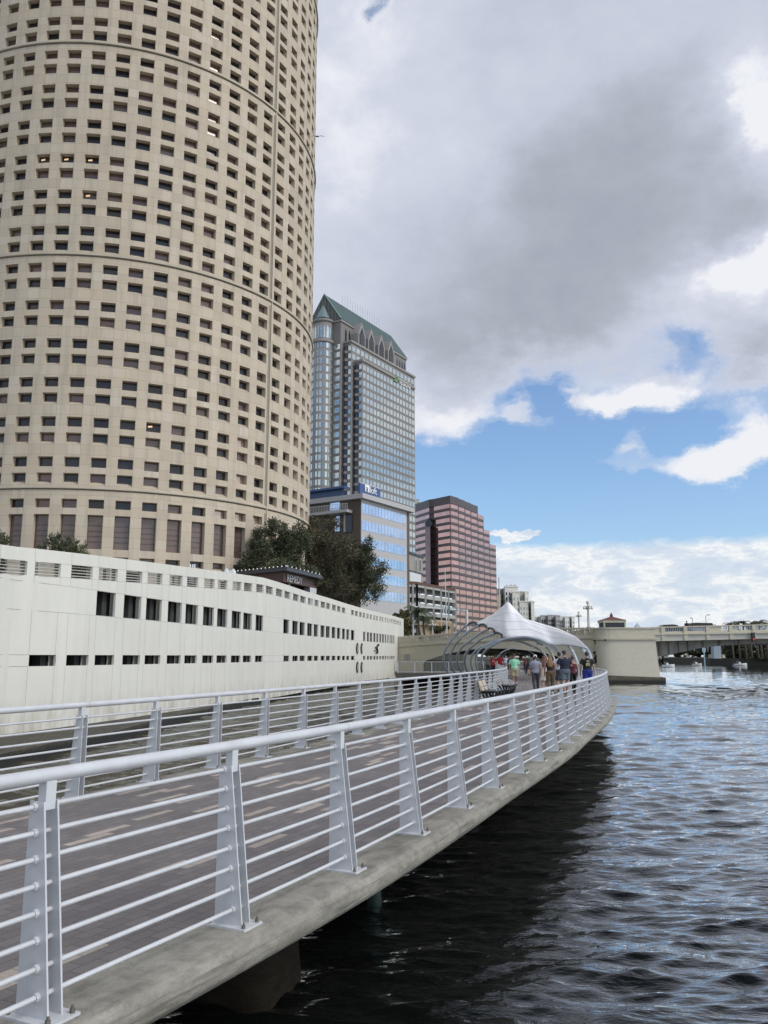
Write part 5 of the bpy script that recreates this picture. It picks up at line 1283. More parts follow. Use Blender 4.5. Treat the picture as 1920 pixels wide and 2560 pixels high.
# ---------------- bridge keeper's house
def tender():
    d = 118.0; a, b = at(1513, 1560, d), at(1565, 1560, d); ze = at(1538, 1553, d).z; zb_ = at(1538, 1575, d).z-2; za = at(1535, 1540, d).z; cx, cy = (a.x+b.x)/2, d+2
    root = thing('bridge_house', (cx, cy, zb_), 'small bridge keeper house with a red tiled pyramid roof and dark windows', 'house'); hw = (b.x-a.x)/2
    mt = mat('red_roof_tile', (.13, .045, .034), .8, 0, .25, 5, .3, 20)
    mb = MB(); mb.box((cx, cy, (zb_+ze)/2), (hw*2, hw*2, ze-zb_)); mb.build('wall', M['green'], root)
    for s in (-1, 1): mb = MB(); mb.box((cx+s*hw*.97, cy-hw, (zb_+ze)/2), (.25, .2, ze-zb_)); mb.build('corner_post', M['bridge'], root)
    mb = MB(); mb.box((cx, cy-hw-.06, ze-.7), (hw*1.86, .1, .95)); w = mb.build('window', M['g_navy'], root)
    mb = MB(); mb.box((cx, cy, ze), (hw*2.2, hw*2.2, .35)); mb.build('eave', M['bridge'], root)
    e = hw*1.15; mb = MB(); mb.add([(cx-e, cy-e, ze+.17), (cx+e, cy-e, ze+.17), (cx+e, cy+e, ze+.17), (cx-e, cy+e, ze+.17), (cx-.15, cy, za), (cx+.15, cy, za)], [(0,1,5,4),(1,2,5),(2,3,4,5),(3,0,4)]); mb.build('roof', mt, root)
    mb = MB(); mb.lathe((cx, cy, za-.3), [(.22, 0), (.22, .5), (.1, .75), (.03, .9)], 8); mb.build('finial', mt, root)
    for s in (-1, 1): mb = MB(); x0 = cx+s*hw*1.0; mb.add([(x0, cy-hw, ze-.8), (x0+s*1.0, cy-hw, ze-1.6), (x0+s*1.0, cy+hw, ze-1.6), (x0, cy+hw, ze-.8), (x0, cy-hw, ze-1.7), (x0, cy+hw, ze-1.7)], [(0,1,2,3),(0,4,1),(3,2,5),(4,5,2,1)]); mb.build('side_roof', mt, root)
tender()
for px, y0, y1, hw_, d, lb in ((1593.5, 1556.5, 1569, 7, 260, 'small grey pyramid roof beyond the bridge beside the keeper house'), (1786, 1560, 1567, 9, 260, 'low pale gabled roof beyond the right-hand railing')):
    a = at(px, y0, d); b = at(px, y1, d); h = hw_/F*d; mb = MB(); mb.add([(b.x-h, d-h, b.z), (b.x+h, d-h, b.z), (b.x+h, d+h, b.z), (b.x-h, d+h, b.z), (a.x, d, a.z), (b.x-h, d-h, 1), (b.x+h, d-h, 1), (b.x+h, d+h, 1), (b.x-h, d+h, 1)], [(0,1,4),(1,2,4),(2,3,4),(3,0,4),(5,6,1,0),(6,7,2,1),(7,8,3,2),(8,5,0,3)])
    tag(mb.build('pavilion', M['rib']), lb, 'pavilion')
for px, yt, yb, hx in ((1733, 1545, 1575, -5), (1766.5, 1537, 1575, 6)):
    d = 210; a = at(px, yb, d); b = at(px, yt+3, d); c_ = at(px+hx, yt, d); mb = MB(); mb.tube([(a.x, d, 3), (a.x, d, b.z), ((a.x+c_.x)/2, d, c_.z), (c_.x, d, c_.z)], .09, 6); mb.ball((c_.x, d, c_.z), .25, 8, 5, (1.5, 1, .5))
    tag(mb.build('street_light', M['rib']), 'thin curved street light beyond the bridge, %s' % ('the shorter, pointing left' if hx < 0 else 'the taller, pointing right'), 'street light')
# sign gantry over the road
def gantry():
    d = 128.0; r = thing('sign_gantry', tuple(at(1032, 1595, d)), 'pale steel sign gantry over the road with small green signs', 'gantry')
    for px, yt in ((1032, 1511), (1168, 1524)): a, b = at(px, yt, d), at(px, 1600, d); mb = MB(); mb.tube([b, (b.x, d, a.z)], .20, 8); mb.build('post', M['whitemetal'], r)
    mb = MB(); mb.tube([at(1032, 1517, d), at(1168, 1527, d)], .14, 6); mb.build('beam', M['whitemetal'], r)
    ms = mat('sign_teal', (.10, .24, .24), .5)
    for px, w_, m in ((1109, 3, M['whitemetal']), (1115, 5, ms), (1123, 4, ms), (1146, 4, M['whitemetal']), (1153, 3, M['rib'])): p = at(px, 1524 if px < 1130 else 1526, d); mb = MB(); mb.box((p.x, p.y-.2, p.z), (w_*.065, .08, 1.3 if px < 1130 else .7)); mb.build('sign', m, r)
    p = at(1025, 1533, d); mb = MB(); mb.ball(p, .36, 12, 8); mb.build('globe', M['globe'], r, True); mb = MB(); mb.tube([(p.x, p.y, 4), (p.x, p.y, p.z-.3)], .1, 6); mb.build('globe_post', M['whitemetal'], r)
gantry()

# ================================================================== LAND BEYOND
ml = mat('land', (.045, .048, .034), .95, 0, .2, .05)
mb = MB(); mb.prism([(-200, 124), (4, 124), (14, 150), (26, 230), (60, 330), (104, 398), (132, 398), (118, 304), (125, 296), (600, 285), (1500, 800), (1500, 4000), (-1500, 4000), (-1500, 124)], -3, 1.0)
tag(mb.build('land', ml, None, False, (0, 0, 0)), kind='structure')
mb = MB(); mb.prism([(-1500, 123), (4, 123), (14, 150), (24, 215), (-1500, 215)], 1.0, 3.6); tag(mb.build('road_bank', ml, None, False, (0,0,0)), kind='structure')
# quay wall and railing at the far side, seen under the bridge
mb = MB(); mb.prism([(95, 390), (131, 397), (131, 399), (95, 392)], -3, at(1700, 1648, 394).z); o = tag(mb.build('quay_wall', M['dark']), 'low dark quay wall on the far bank under the bridge', 'quay')
items = []
r = thing('quay_railing', (110, 393, 1), 'pale railing on the far quay seen under the bridge', 'railing')
zq = at(1700, 1648, 394).z
for i in range(30): x = 96+i*1.2; mb = MB(); mb.box((x, 390+(x-95)/36*7, zq+.5), (.25, .12, 1.0)); mb.build('post', M['whitemetal'], r)
mb = MB(); mb.tube([(95, 389.9, zq+1), (131, 396.9, zq+1)], .12, 4); mb.build('top_rail', M['whitemetal'], r)
mb = MB(); a, b = at(1650, 1634, 520), at(1815, 1629, 520); mb.prism([(a.x, 520), (b.x, 520), (b.x, 530), (a.x, 530)], a.z-1.0, a.z+1.0)
for px in (1665, 1720, 1775, 1805): p = at(px, 1650, 521); mb.box((p.x, 523, 0), (2.5, 5, 2*a.z-1))
tag(mb.build('distant_bridge', M['bridge']), 'distant low concrete bridge seen beneath the girder', 'bridge')
p = at(1761, 1645, 300); mb = MB(); mb.tube([(p.x, 300, -2), (p.x, 300, at(1761, 1624, 300).z)], .25, 6); mb.box((p.x, 300, at(1761, 1625, 300).z), (1.2, .3, 1.6)); tag(mb.build('channel_marker', mat('marker_blue', (.30, .42, .46), .5)), 'pale blue channel marker on a pole in the far water', 'marker')
mb = MB(); mb.prism([tuple(at(1866, 1650, 302)[:2]), tuple(at(2100, 1650, 296)[:2]), (240, 320), tuple(at(1866, 1650, 310)[:2])], -3, at(1890, 1647, 300).z)
tag(mb.build('brick_quay', mat('quay_brick', (.22, .145, .11), .9, 0, .4, .8)), 'weathered reddish brick quay at the right under the trees', 'quay')
mb = MB(); a = at(1808, 1645, 330); b = at(1835, 1645, 334); mb.prism([(a.x, 330), (b.x, 334), (b.x, 345), (a.x, 345)], 0, at(1820, 1636, 330).z); tag(mb.build('far_building', M['bridge']), 'small cream building among the trees on the far bank', 'building')
mb = MB(); a, b = bpt(1132, 1650, 45), bpt(1212, 1650, 45); mb.prism([(a.x+2, a.y), (b.x+4, b.y), (b.x+4, b.y+6), (a.x, b.y+6)], -1.2, 1.9); q = tag(mb.build('boathouse_wall', M['bridge']), 'low cream wall on the bank seen through the bridge arch', 'wall')
# boats
def boat(px, d, L, label, hcol, dirn=1):
    p = at(px, 1650, d); x, y_ = p.x, d; r = thing('motor_boat', (x, y_, WATER), label, 'boat')
    rings = []
    for i in range(9):
        t = i/8; hw = 1.05*(1-max(0, (t-.45)/.55)**2.2)+.02; sh = .62+.28*t*t
        rings.append([(x+dirn*(t-.5)*L, y_+a*hw, WATER+c) for a, c in ((-1, sh), (-.8, .1), (0, -.15), (.8, .1), (1, sh), (.7, sh-.06), (-.7, sh-.06))])
    mb = MB(); mb.loft(rings); mb.build('hull', hcol, r)
    mb = MB(); mb.box((x-dirn*.05*L, y_, WATER+.95), (.6, .6, .6)); mb.build('console', M['whitemetal'], r)
    mb = MB(); mb.box((x-dirn*.53*L, y_, WATER+.8), (.5, .5, 1.0)); mb.build('outboard', M['black'], r)
    for k in range(2): mb = MB(); mb.lathe((x-dirn*(.12+.16*k)*L, y_+.3-.5*k, WATER+.6), [(.18, 0), (.25, .4), (.22, .75), (.08, .85), (.13, .95), (.12, 1.1), (.02, 1.18)], 8); mb.build('seated_crew', M['dim'], r, True)
boat(1669, 250, 3.9, 'white open motorboat with a dark stern heading right on the river', M['whitemetal'])
boat(1741, 285, 3.4, 'small beige motorboat further up the river', M['lampstone'])
boat(1850, 292, 4.6, 'pale boat moored under the dark trees at the brick quay', M['whitemetal'])

# ================================================================== LANDING LEFT OF THE WALKWAY
mb = MB(); mb.prism([(1.2, 84), (11.5, 82), (15.5, 92), (15, 96), (1.2, 94)], -.45, -.02); o = tag(mb.build('landing_slab', M['edge']), kind='structure')
mb = MB(); mb.prism([(2.0, 86), (8.0, 85), (8.0, 93), (2, 93)], -3, -.45); tag(mb.build('landing_wall', M['pile'], None), 'dark concrete base under the landing beside the white wall', 'wall')
r = thing('landing_railing', (6, 84, 0), 'thin metal railing round the landing in front of the bridge arch', 'railing'); LC = [(1.4, 93.5), (1.4, 84.2), (11.4, 82.2), (14.6, 88)]
for a, b in zip(LC, LC[1:]):
    a, b = Vector(a), Vector(b); n = max(2, int((b-a).length/1.6))
    for z_, rr_ in ((1.07, .03), (.1, .02)): mb = MB(); mb.tube([(a.x, a.y, z_), (b.x, b.y, z_)], rr_, 6); mb.build('rail', M['rail'], r)
    for i in range(n): q = a.lerp(b, i/n); mb = MB(); mb.box((q.x, q.y, .53), (.07, .05, 1.06)); mb.build('post', M['rail'], r)
    mb = MB(); t_ = (b-a).normalized()
    for i in range(int((b-a).length/.13)): q = a+t_*i*.13; mb.tube([(q.x, q.y, .1), (q.x, q.y, 1.05)], .008, 3, False)
    mb.build('infill', M['rail'], r)['kind'] = 'stuff'
p = at(1017, 1645, 112); mb = MB(); mb.box((p.x, p.y, p.z), (.9, .4, 1.1)); tag(mb.build('utility_box', M['girder']), 'grey utility box on the bridge abutment beside the white wall', 'utility box')

# ================================================================== CANOPY
def canopy():
    c0 = at(1290, 1640, 58); root = thing('canopy', (c0.x, c0.y, 0), 'white tensile membrane canopy with a pointed peak over curved grey steel ribs on the walkway', 'canopy')
    def z1(l): return [(1080+a/7.54, 1490+b/7.54) for a, b in l]
    def z2(l): return [(1260+a/6.9125, 1500+b/6.9125) for a, b in l]
    def rib(pl, d0, d1, rad, hook=None, base=True):
        n = len(pl); pts = [at(px, py, d0+(d1-d0)*i/(n-1)) for i, (px, py) in enumerate(pl)]
        if base:                                         # carry on down to the edge of the slab
            p, q = pts[0], pts[1]; dv = (p-q).normalized(); e = p.copy(); ext = [p+dv*.6]
            ext.append(Vector((ext[-1].x+.15, ext[-1].y, -.15))); pts = ext[::-1]+pts
        sp_ = spline(pts, 5); mb = MB(); mb.tube(sp_, rad, 10); mb.build('rib', M['rib'], root, True)
        return pts
    def hook(p0, p1, d, dr):                             # dark curved plate at the head of an open rib
        a, b = at(p0[0], p0[1], d), at(p1[0], p1[1], d+dr); mb = MB(); m_ = (a+b)/2; rw = (b-a).length/2; up = Vector((0, 0, 1)); ax = (b-a).normalized()
        L_ = [m_+ax*rw*math.cos(t)+up*rw*.30*math.sin(t) for t in [math.pi*(1-k/10) for k in range(11)]]+[m_+ax*rw*math.cos(t)-up*rw*.28*math.sin(-t) *(1 if t > -1.2 else .2) for t in [-math.pi*k/8*.55 for k in range(1, 6)]]
        mb.tube(L_[:13], .085, 8); mb.build('rib_head', M['ribdark'], root, True)
    r7 = z1([(340,1500),(290,1420),(240,1320),(218,1200),(225,1080),(270,980),(330,880),(420,760),(520,660),(620,580),(700,540)])
    r6 = z1([(465,1490),(400,1400),(360,1300),(340,1180),(350,1090),(400,980),(460,880),(560,780),(700,660),(820,590),(900,560)])
    r5 = z1([(580,1470),(530,1380),(490,1270),(480,1170),(500,1070),(560,970),(640,900),(760,810),(880,720),(980,660),(1060,630)])
    r4 = z1([(690,1470),(640,1350),(620,1250),(625,1150),(660,1050),(740,960),(860,860),(960,790),(1080,740),(1180,715)])
    r3 = z1([(790,1450),(750,1350),(730,1250),(740,1150),(790,1070),(870,990),(1000,920),(1150,850),(1260,820)])
    r2 = z1([(880,1430),(840,1330),(825,1200),(840,1110),(900,1020),(1000,950),(1150,880),(1280,830)])
    r1 = z1([(970,1420),(945,1300),(935,1180),(960,1090),(1030,1010),(1130,940),(1270,860),(1400,810),(1560,790)])
    A_ = z2([(150,695),(300,725),(450,785),(600,850),(690,930),(740,1010),(765,1110),(770,1180)]); B_ = z2([(150,690),(350,680),(500,690),(600,740),(720,810),(800,890),(850,980),(890,1100),(900,1180)])
    f1 = z2([(350,640),(500,660),(640,700),(760,760),(880,840),(960,910),(1030,1010),(1075,1120),(1090,1200)])
    rib(r7, 74, 72, .10); rib(r6, 71.5, 69, .10); rib(r5, 69, 66, .10); rib(r4, 66.5, 63.5, .098)
    rib(r3+A_, 65, 62, .075); rib(r2+B_, 62.5, 59, .075); rib(r1+f1, 60, 54, .085)
    rib(z2([(1270,1130),(1250,1050),(1200,930),(1160,860),(1125,800)]), 52, 53, .11, base=False)
    rib(z2([(1450,1110),(1440,1050),(1410,950),(1370,870),(1330,815)]), 48, 49.5, .105, base=False)
    rib(z2([(1510,1110),(1505,1040),(1485,950),(1455,885),(1432,850)]), 44.5, 45.5, .10, base=False)
    hook((1171, 1562), (1192, 1560), 72, -1); hook((1198, 1565), (1216, 1567), 69, -1); hook((1220, 1574), (1235, 1577), 66, -1); hook((1236, 1585), (1256, 1591), 63.5, -1)
    for (px, py, d) in ((1358, 1612, 57), (1342, 1608, 60), (1330, 1617, 62), (1387, 1615, 56), (1429, 1625, 52), (1457, 1624, 47), (1283, 1604, 60), (1196, 1571, 70), (1223, 1581, 66.5), (1247, 1604, 64)):
        p = at(px, py, d); mb = MB(); mb.tube([p, p+Vector((.10, -.05, -.14))], [.06, .10], 8); mb.build('spotlight', M['whitemetal'], root)
    # membrane: front edge, ridge silhouette, back edge
    fr = [(1186,1559,71.5), (1200,1562,70), (1217,1567,68), (1236,1577,65.5), (1256,1591,62.5), (1270,1594.5,60), (1293,1592,59), (1315,1592.5,58.5), (1335,1595,58), (1352,1600,57), (1368,1606.5,56), (1388,1613,55), (1412,1612,53), (1438,1615,50), (1453,1618,48), (1469,1622,46)]
    rg = [(1184,1558,72), (1200,1552,71.5), (1215,1545,71), (1231,1536,70), (1247,1524,69), (1260,1512,68), (1270,1504.5,67.5), (1283,1517,67), (1297,1532,66), (1312,1546,65), (1332,1552,63.5), (1358,1560,61.5), (1388,1569,58.5), (1420,1582,55), (1445,1596,51), (1469,1619.5,46.5)]
    N = 60
    def dens(l): q = spline([at(*t) for t in l], 4); return q
    FR, RG = dens(fr), dens(rg); n = len(FR)
    rows = []
    for k in range(13):
        t = k/12; row = []
        for i in range(n):
            a, b = FR[i], RG[i]; sag = .10*(b-a).length*math.sin(math.pi*t)*(1 - .0)
            # nearly flat skirt that sweeps up steeply at the peak
            pk = math.exp(-((i-(n-1)*6/15)/(n*.11))**2); tt = t
            p = a.lerp(b, tt); low = .11*pk*(b.z-a.z)*math.sin(math.pi*t); p = p+Vector((0, 0, sag*.25*(1-pk)-low)); row.append(p)
        rows.append(row)
    back = []
    for k in range(1, 7):
        t = k/6; row = []
        for i in range(n):
            b = RG[i]; e = math.sin(math.pi*i/(n-1)); row.append(Vector((b.x+.25*t*e*6, b.y+9*t*e, b.z*(1-t*.0)-(b.z-2.9)*(1-(1-t)**2)*.8*e)))
        back.append(row)
    mb = MB(); mb.sheet(rows+back); o = mb.build('membrane', M['membrane'], root, True)
    sm = o.modifiers.new('thickness', 'SOLIDIFY'); sm.thickness = .02
    # sewn seams
    for k, m_ in ((3.2, 1), (6.3, 1), (9.0, 1)):
        kk = int(k); f = k-kk; pts = [rows[kk][i].lerp(rows[kk+1][i], f)+Vector((0, -.015, .012)) for i in range(2, n-1)]; mb = MB(); mb.tube(pts, .009, 4, False); mb.build('seam', M['whitemetal'], root)
    mb = MB(); mb.tube([FR[i] for i in range(n)], .035, 5, False); mb.build('edge_cable', M['rib'], root)
    p = RG[(n-1)*6//15]; mb = MB(); mb.tube([p-Vector((0,0,.2)), p+Vector((0, 0, .35))], .05, 6); mb.build('peak_cap', M['rib'], root)
canopy()
def far_arches():
    mems = []
    r = thing('far_canopy', CO.off(nearest_s(CO, 19, 108), -2.2, 0), 'second row of thin grey arches with white panels beyond the bridge', 'canopy')
    s0 = nearest_s(CO, 19, 106)
    for k in range(7):
        s = s0+k*3.2; q, tg, n = CO.at(s); c_ = CO.off(s, -2.2, 0); pts = []
        for j in range(15): a = math.pi*j/14; pts.append((c_[0]+n.x*2.9*math.cos(a), c_[1]+n.y*2.9*math.cos(a), 2.75*math.sin(a)**.8-.1))
        mb = MB(); mb.tube(pts, .075, 6); mb.build('arch', M['rib'], r, True)
        if k % 2 == 0:
            c2 = CO.off(s+2.6, -2.2, 0); mb = MB(); rw = []
            for cc_ in (c_, c2): rw.append([(cc_[0]+n.x*2.95*math.cos(a), cc_[1]+n.y*2.95*math.cos(a), 2.8*math.sin(a)**.8-.1) for a in [R(t) for t in (28, 45, 60, 75)]])
            mb.sheet(rw); mb.build('panel', M['membrane'], r)
far_arches()

# ================================================================== VEGETATION
def leafmat(name, c1, c2, tr=.0):
    m, t, b = bsdf(name)
    tcn = t.new('ShaderNodeTexCoord').outputs['Object']; n = t.noise(tcn, 1.1, 3, .6); n2_ = t.noise(tcn, 9, 2, .6)
    c = t.ramp(t.m('ADD', t.m('MULTIPLY', n, .65), t.m('MULTIPLY', n2_, .35)), [(.35, c1), (.65, c2)]); t.l.new(c, b.inputs['Base Color']); b.inputs['Roughness'].default_value = .6
    b.inputs['Specular IOR Level'].default_value = .3
    return m
LM = {'g': leafmat('foliage_green', (.046, .055, .028), (.115, .120, .062)), 'd': leafmat('foliage_dark', (.036, .044, .022), (.088, .092, .045)),
      'b': leafmat('foliage_bronze', (.052, .050, .026), (.115, .102, .055)), 'p': leafmat('palm_green', (.03, .05, .02), (.08, .10, .045)), 'y': leafmat('foliage_olive', (.07, .075, .03), (.17, .15, .06))}
def crown(rg, clumps, nleaf, size, up=.3):
    mb = MB(); tot = sum(c[1][0]*c[1][1]*c[1][2] for c in clumps)
    for (c_, r_) in clumps:
        k = int(nleaf*r_[0]*r_[1]*r_[2]/tot)
        for _ in range(k):
            while True:
                d = Vector((rg.gauss(0, 1), rg.gauss(0, 1), rg.gauss(0, 1)))
                if d.length > .01: break
            d.normalize(); rad = rg.random()**.45*(1+.18*rg.gauss(0, 1)); rad = min(rad, 1.35)
            p = Vector((c_[0]+d.x*r_[0]*rad, c_[1]+d.y*r_[1]*rad, c_[2]+d.z*r_[2]*rad))
            if mnoise.noise(p*.9) < -.28 and rg.random() < .7: continue
            s = size*(.6+.8*rg.random()); a = Vector((rg.gauss(0, 1), rg.gauss(0, 1), rg.gauss(0, .7))).normalized(); b = a.cross(Vector((rg.gauss(0, 1), rg.gauss(0, 1), rg.gauss(0, 1)))).normalized()
            mb.add([p-a*s*.5, p+b*s*.28, p+a*s*.5, p-b*s*.28], [(0, 1, 2, 3)])
    return mb
def tree(px, d, ybase_z, blobs, nleaf, leaf, m, label, seed, group=None, stems=5, cat='tree', name='tree', stem_r=.09, spread=1.0):
    """blobs: (px, py, rx_px, rz_px) ellipses of the crown in photo pixels at distance d"""
    rg = random.Random(seed); b = at(px, 1640, d); base = Vector((b.x, d, ybase_z)); root = thing(name, tuple(base), label, cat, group)
    cl = []
    for bx, by, rx, rz in blobs:
        c_ = at(bx, by, d+rg.uniform(-1.0, 1.0)*rx/F*d*.6); R0 = Vector((rx/F*d, rx/F*d*.8, rz/F*d))
        for _ in range(14):
            o = Vector((rg.gauss(0, .5), rg.gauss(0, .5), rg.gauss(0, .5))); o = o if o.length < 1 else o.normalized(); cl.append(((c_.x+o.x*R0.x, c_.y+o.y*R0.y, c_.z+o.z*R0.z), tuple(R0*(.30+.2*rg.random()))))
    crown(rg, cl, nleaf, leaf).build('crown', LM[m], root)
    for k in range(stems):
        mb = MB(); c_ = cl[rg.randrange(len(cl))][0]; s = base+Vector((rg.uniform(-.5, .5)*spread, rg.uniform(-.5, .5)*spread, 0)); e = Vector(c_); mid = s.lerp(e, .5)+Vector((rg.uniform(-.3, .3), 0, .3))
        mb.tube(spline([s, mid, e], 5), [stem_r*(1-.8*i/10) for i in range(11)], 6)
        o = mb.build('trunk' if k == 0 else 'stem', M['barkm'], root, True)
        for j in range(3):
            c2 = Vector(cl[rg.randrange(len(cl))][0]); st = s.lerp(e, .5+.15*j); mb = MB(); mb.tube([st, st.lerp(c2, .55)+Vector((0, 0, .2)), c2], [stem_r*.4, stem_r*.25, .01], 5); mb.build('limb', M['barkm'], o)
    return root
tree(650, 79.5, 4.4, [(640,1400,46,42),(690,1360,55,48),(612,1425,26,26),(730,1395,60,60),(700,1430,70,32),(665,1335,34,24),(740,1340,44,38),(735,1440,60,40)], 40000, .20, 'g', 'airy green tree with a light feathery crown in front of the round tower', 3)
tree(780, 95, 4.4, [(765,1355,50,52),(800,1350,56,52),(830,1405,62,62),(775,1420,58,62),(815,1465,60,40),(742,1325,36,26)], 40000, .20, 'b', 'bronze-brown dense tree in the middle of the group behind the rooftop bar', 4, stems=7)
tree(880, 104, 4.4, [(870,1395,55,48),(905,1435,52,52),(870,1455,62,48),(928,1468,34,42),(840,1490,52,28),(900,1375,40,34),(945,1435,18,22)], 42000, .21, 'd', 'dark green rounded tree right of the group, against the hotel windows', 5, stems=9, spread=5)
# tall oleander-like shrub over the wall at left, and the one cut by the frame
def shrub(px, d, z0, w_px, ytop, label, seed, nst=46):
    rg = random.Random(seed); b = at(px, 1400, d); root = thing('shrub', (b.x, d, z0), label, 'shrub'); mb = MB(); st = MB()
    zt = at(px, ytop, d).z; hw = w_px/F*d
    for k in range(nst):
        q = rg.uniform(-1, 1); h = (zt-z0)*(.72+.32*rg.random())*(1-.35*q*q); s = Vector((b.x+q*hw*.6, d+rg.uniform(-.8, .8), z0)); e = Vector((b.x+q*hw, d+rg.uniform(-1, 1), z0+h)); ln = (e-s)
        st.tube([s, s+ln*.5+Vector((0, 0, .1)), e], [.02, .015, .006], 4)
        for j in range(62):
            t = .30+.7*rg.random(); p = s+ln*t; a = (ln.normalized()*.8+Vector((rg.gauss(0, .6), rg.gauss(0, .6), rg.gauss(0, .3)))).normalized(); c_ = a.cross(Vector((rg.gauss(0,1), rg.gauss(0,1), rg.gauss(0,1)))).normalized(); L_ = .26*(.7+.6*rg.random())
            mb.add([p, p+a*L_*.5+c_*.035, p+a*L_, p+a*L_*.5-c_*.035], [(0,1,2,3)])
    mb.build('leaves', LM['g'], root); st.build('stems', M['barkm'], root)
shrub(155, 36.5, 4.4, 64, 1345, 'dark green upright shrub showing above the white wall before the tower', 1, 60)
shrub(-22, 31, 4.4, 26, 1325, 'shrub cut off by the left edge of the picture above the wall', 2, 30)
# bottlebrush by the end of the wall, hedge by the tan building
tree(1008, 124, 4.2, [(1010,1550,20,20),(1000,1565,22,22),(1022,1570,14,18),(990,1545,10,10)], 9000, .28, 'y', 'olive-yellow bushy tree at the end of the white wall', 8, stems=4)
tree(1096, 150, 3.6, [(1092,1575,18,9),(1104,1572,16,9)], 4000, .30, 'g', 'low bright green bush behind the balustrade before the tan building', 9, stems=2)
def palm(px, d, z0, ycrown, R_, label, seed, group=None, n=22, tr=.16, m='p'):
    rg = random.Random(seed); c_ = at(px, ycrown, d); root = thing('palm_tree', (c_.x, d, z0), label, 'palm tree', group)
    mb = MB(); mb.tube([(c_.x+.3, d, z0), (c_.x+.1, d, (z0+c_.z)/2), (c_.x, d, c_.z)], [tr*1.3, tr, tr*.9], 8); mb.build('trunk', M['barkm'], root, True)
    mb = MB()
    for k in range(n):
        az_ = 2*math.pi*k/n+rg.uniform(-.2, .2); el_ = rg.uniform(-.25, 1.1); pts = []; L_ = R_*(.8+.35*rg.random())
        for j in range(9): t = j/8; pts.append(Vector((c_.x+math.cos(az_)*L_*t*math.cos(el_*(1-t*.5)), d+math.sin(az_)*L_*t*math.cos(el_*(1-t*.5)), c_.z+L_*(math.sin(el_)*t-.75*t*t))))
        mb.tube(pts, .02, 3, False)
        for j in range(1, 9):
            for q in (0, .5):
                p = pts[j-1].lerp(pts[j], q); ax = (pts[j]-pts[j-1]).normalized(); sd_ = ax.cross(Vector((0, 0, 1))).normalized()
                for sg in (-1, 1): e = p+sd_*sg*R_*.20+ax*R_*.12-Vector((0, 0, R_*.13)); mb.add([p, p+ax*.09*R_*.5, e], [(0, 1, 2)])
    mb.build('fronds', LM[m], root); return root
palm(1045, 128, 4.2, 1527, 2.7, 'palm tree with drooping fronds behind the sign gantry', 11)
palm(1058, 132, 4.2, 1548, 2.2, 'lower palm tree beside the sign gantry over the balustrade', 12)
for i, (px, yc, d) in enumerate(((1826, 1558, 250), (1842, 1556, 262), (1858, 1556, 255), (1872, 1559, 258), (1888, 1556, 268), (1897, 1554, 250), (1912, 1556, 262))):
    palm(px, d, 1.0, yc+2, 2.6+.3*(i % 3), 'dark palm crown above the right-hand bridge railing, %s from the left' % ('first', 'second', 'third', 'fourth', 'fifth', 'sixth', 'seventh')[i], 20+i, 'palms beyond the bridge', 16, .25, 'd')
for i, (px, d, bl) in enumerate(((1835, 300, [(1830,1615,24,28),(1845,1635,26,14)]), (1875, 296, [(1870,1610,28,30),(1880,1635,22,14)]), (1918, 292, [(1915,1612,30,32),(1925,1638,24,14)]))):
    tree(px, d, 1.0, bl, 6000, .85, 'd', 'dark broad tree on the far bank under the bridge, %s' % ('left one', 'middle one', 'right one at the picture edge')[i], 40+i, 'trees on the far bank under the bridge', 3, stem_r=.35)
for i, (px, d, rx) in enumerate(((1655, 430, 22), (1690, 440, 26), (1728, 450, 24), (1765, 445, 26), (1800, 430, 20))):
    tree(px, d, 1.0, [(px, 1622, rx, 12), (px+6, 1632, rx*.8, 9)], 2500, 1.3, 'd', 'distant dark tree behind the far quay, %s from the bridge pier' % ('first', 'second', 'third', 'fourth', 'fifth')[i], 50+i, 'distant trees behind the quay', 2, stem_r=.4)
for i, (px, d, rx) in enumerate(((1225, 190, 22), (1262, 200, 26), (1300, 195, 26), (1340, 200, 26), (1378, 190, 24), (1412, 195, 18))):
    tree(px, d, 1.0, [(px, 1622, rx, 12), (px+5, 1632, rx*.9, 9)], 3500, .6, 'd', 'dark tree in the shade seen through the arch, %s from the left' % ('first', 'second', 'third', 'fourth', 'fifth', 'sixth')[i], 60+i, 'trees seen through the arch', 2, stem_r=.25)

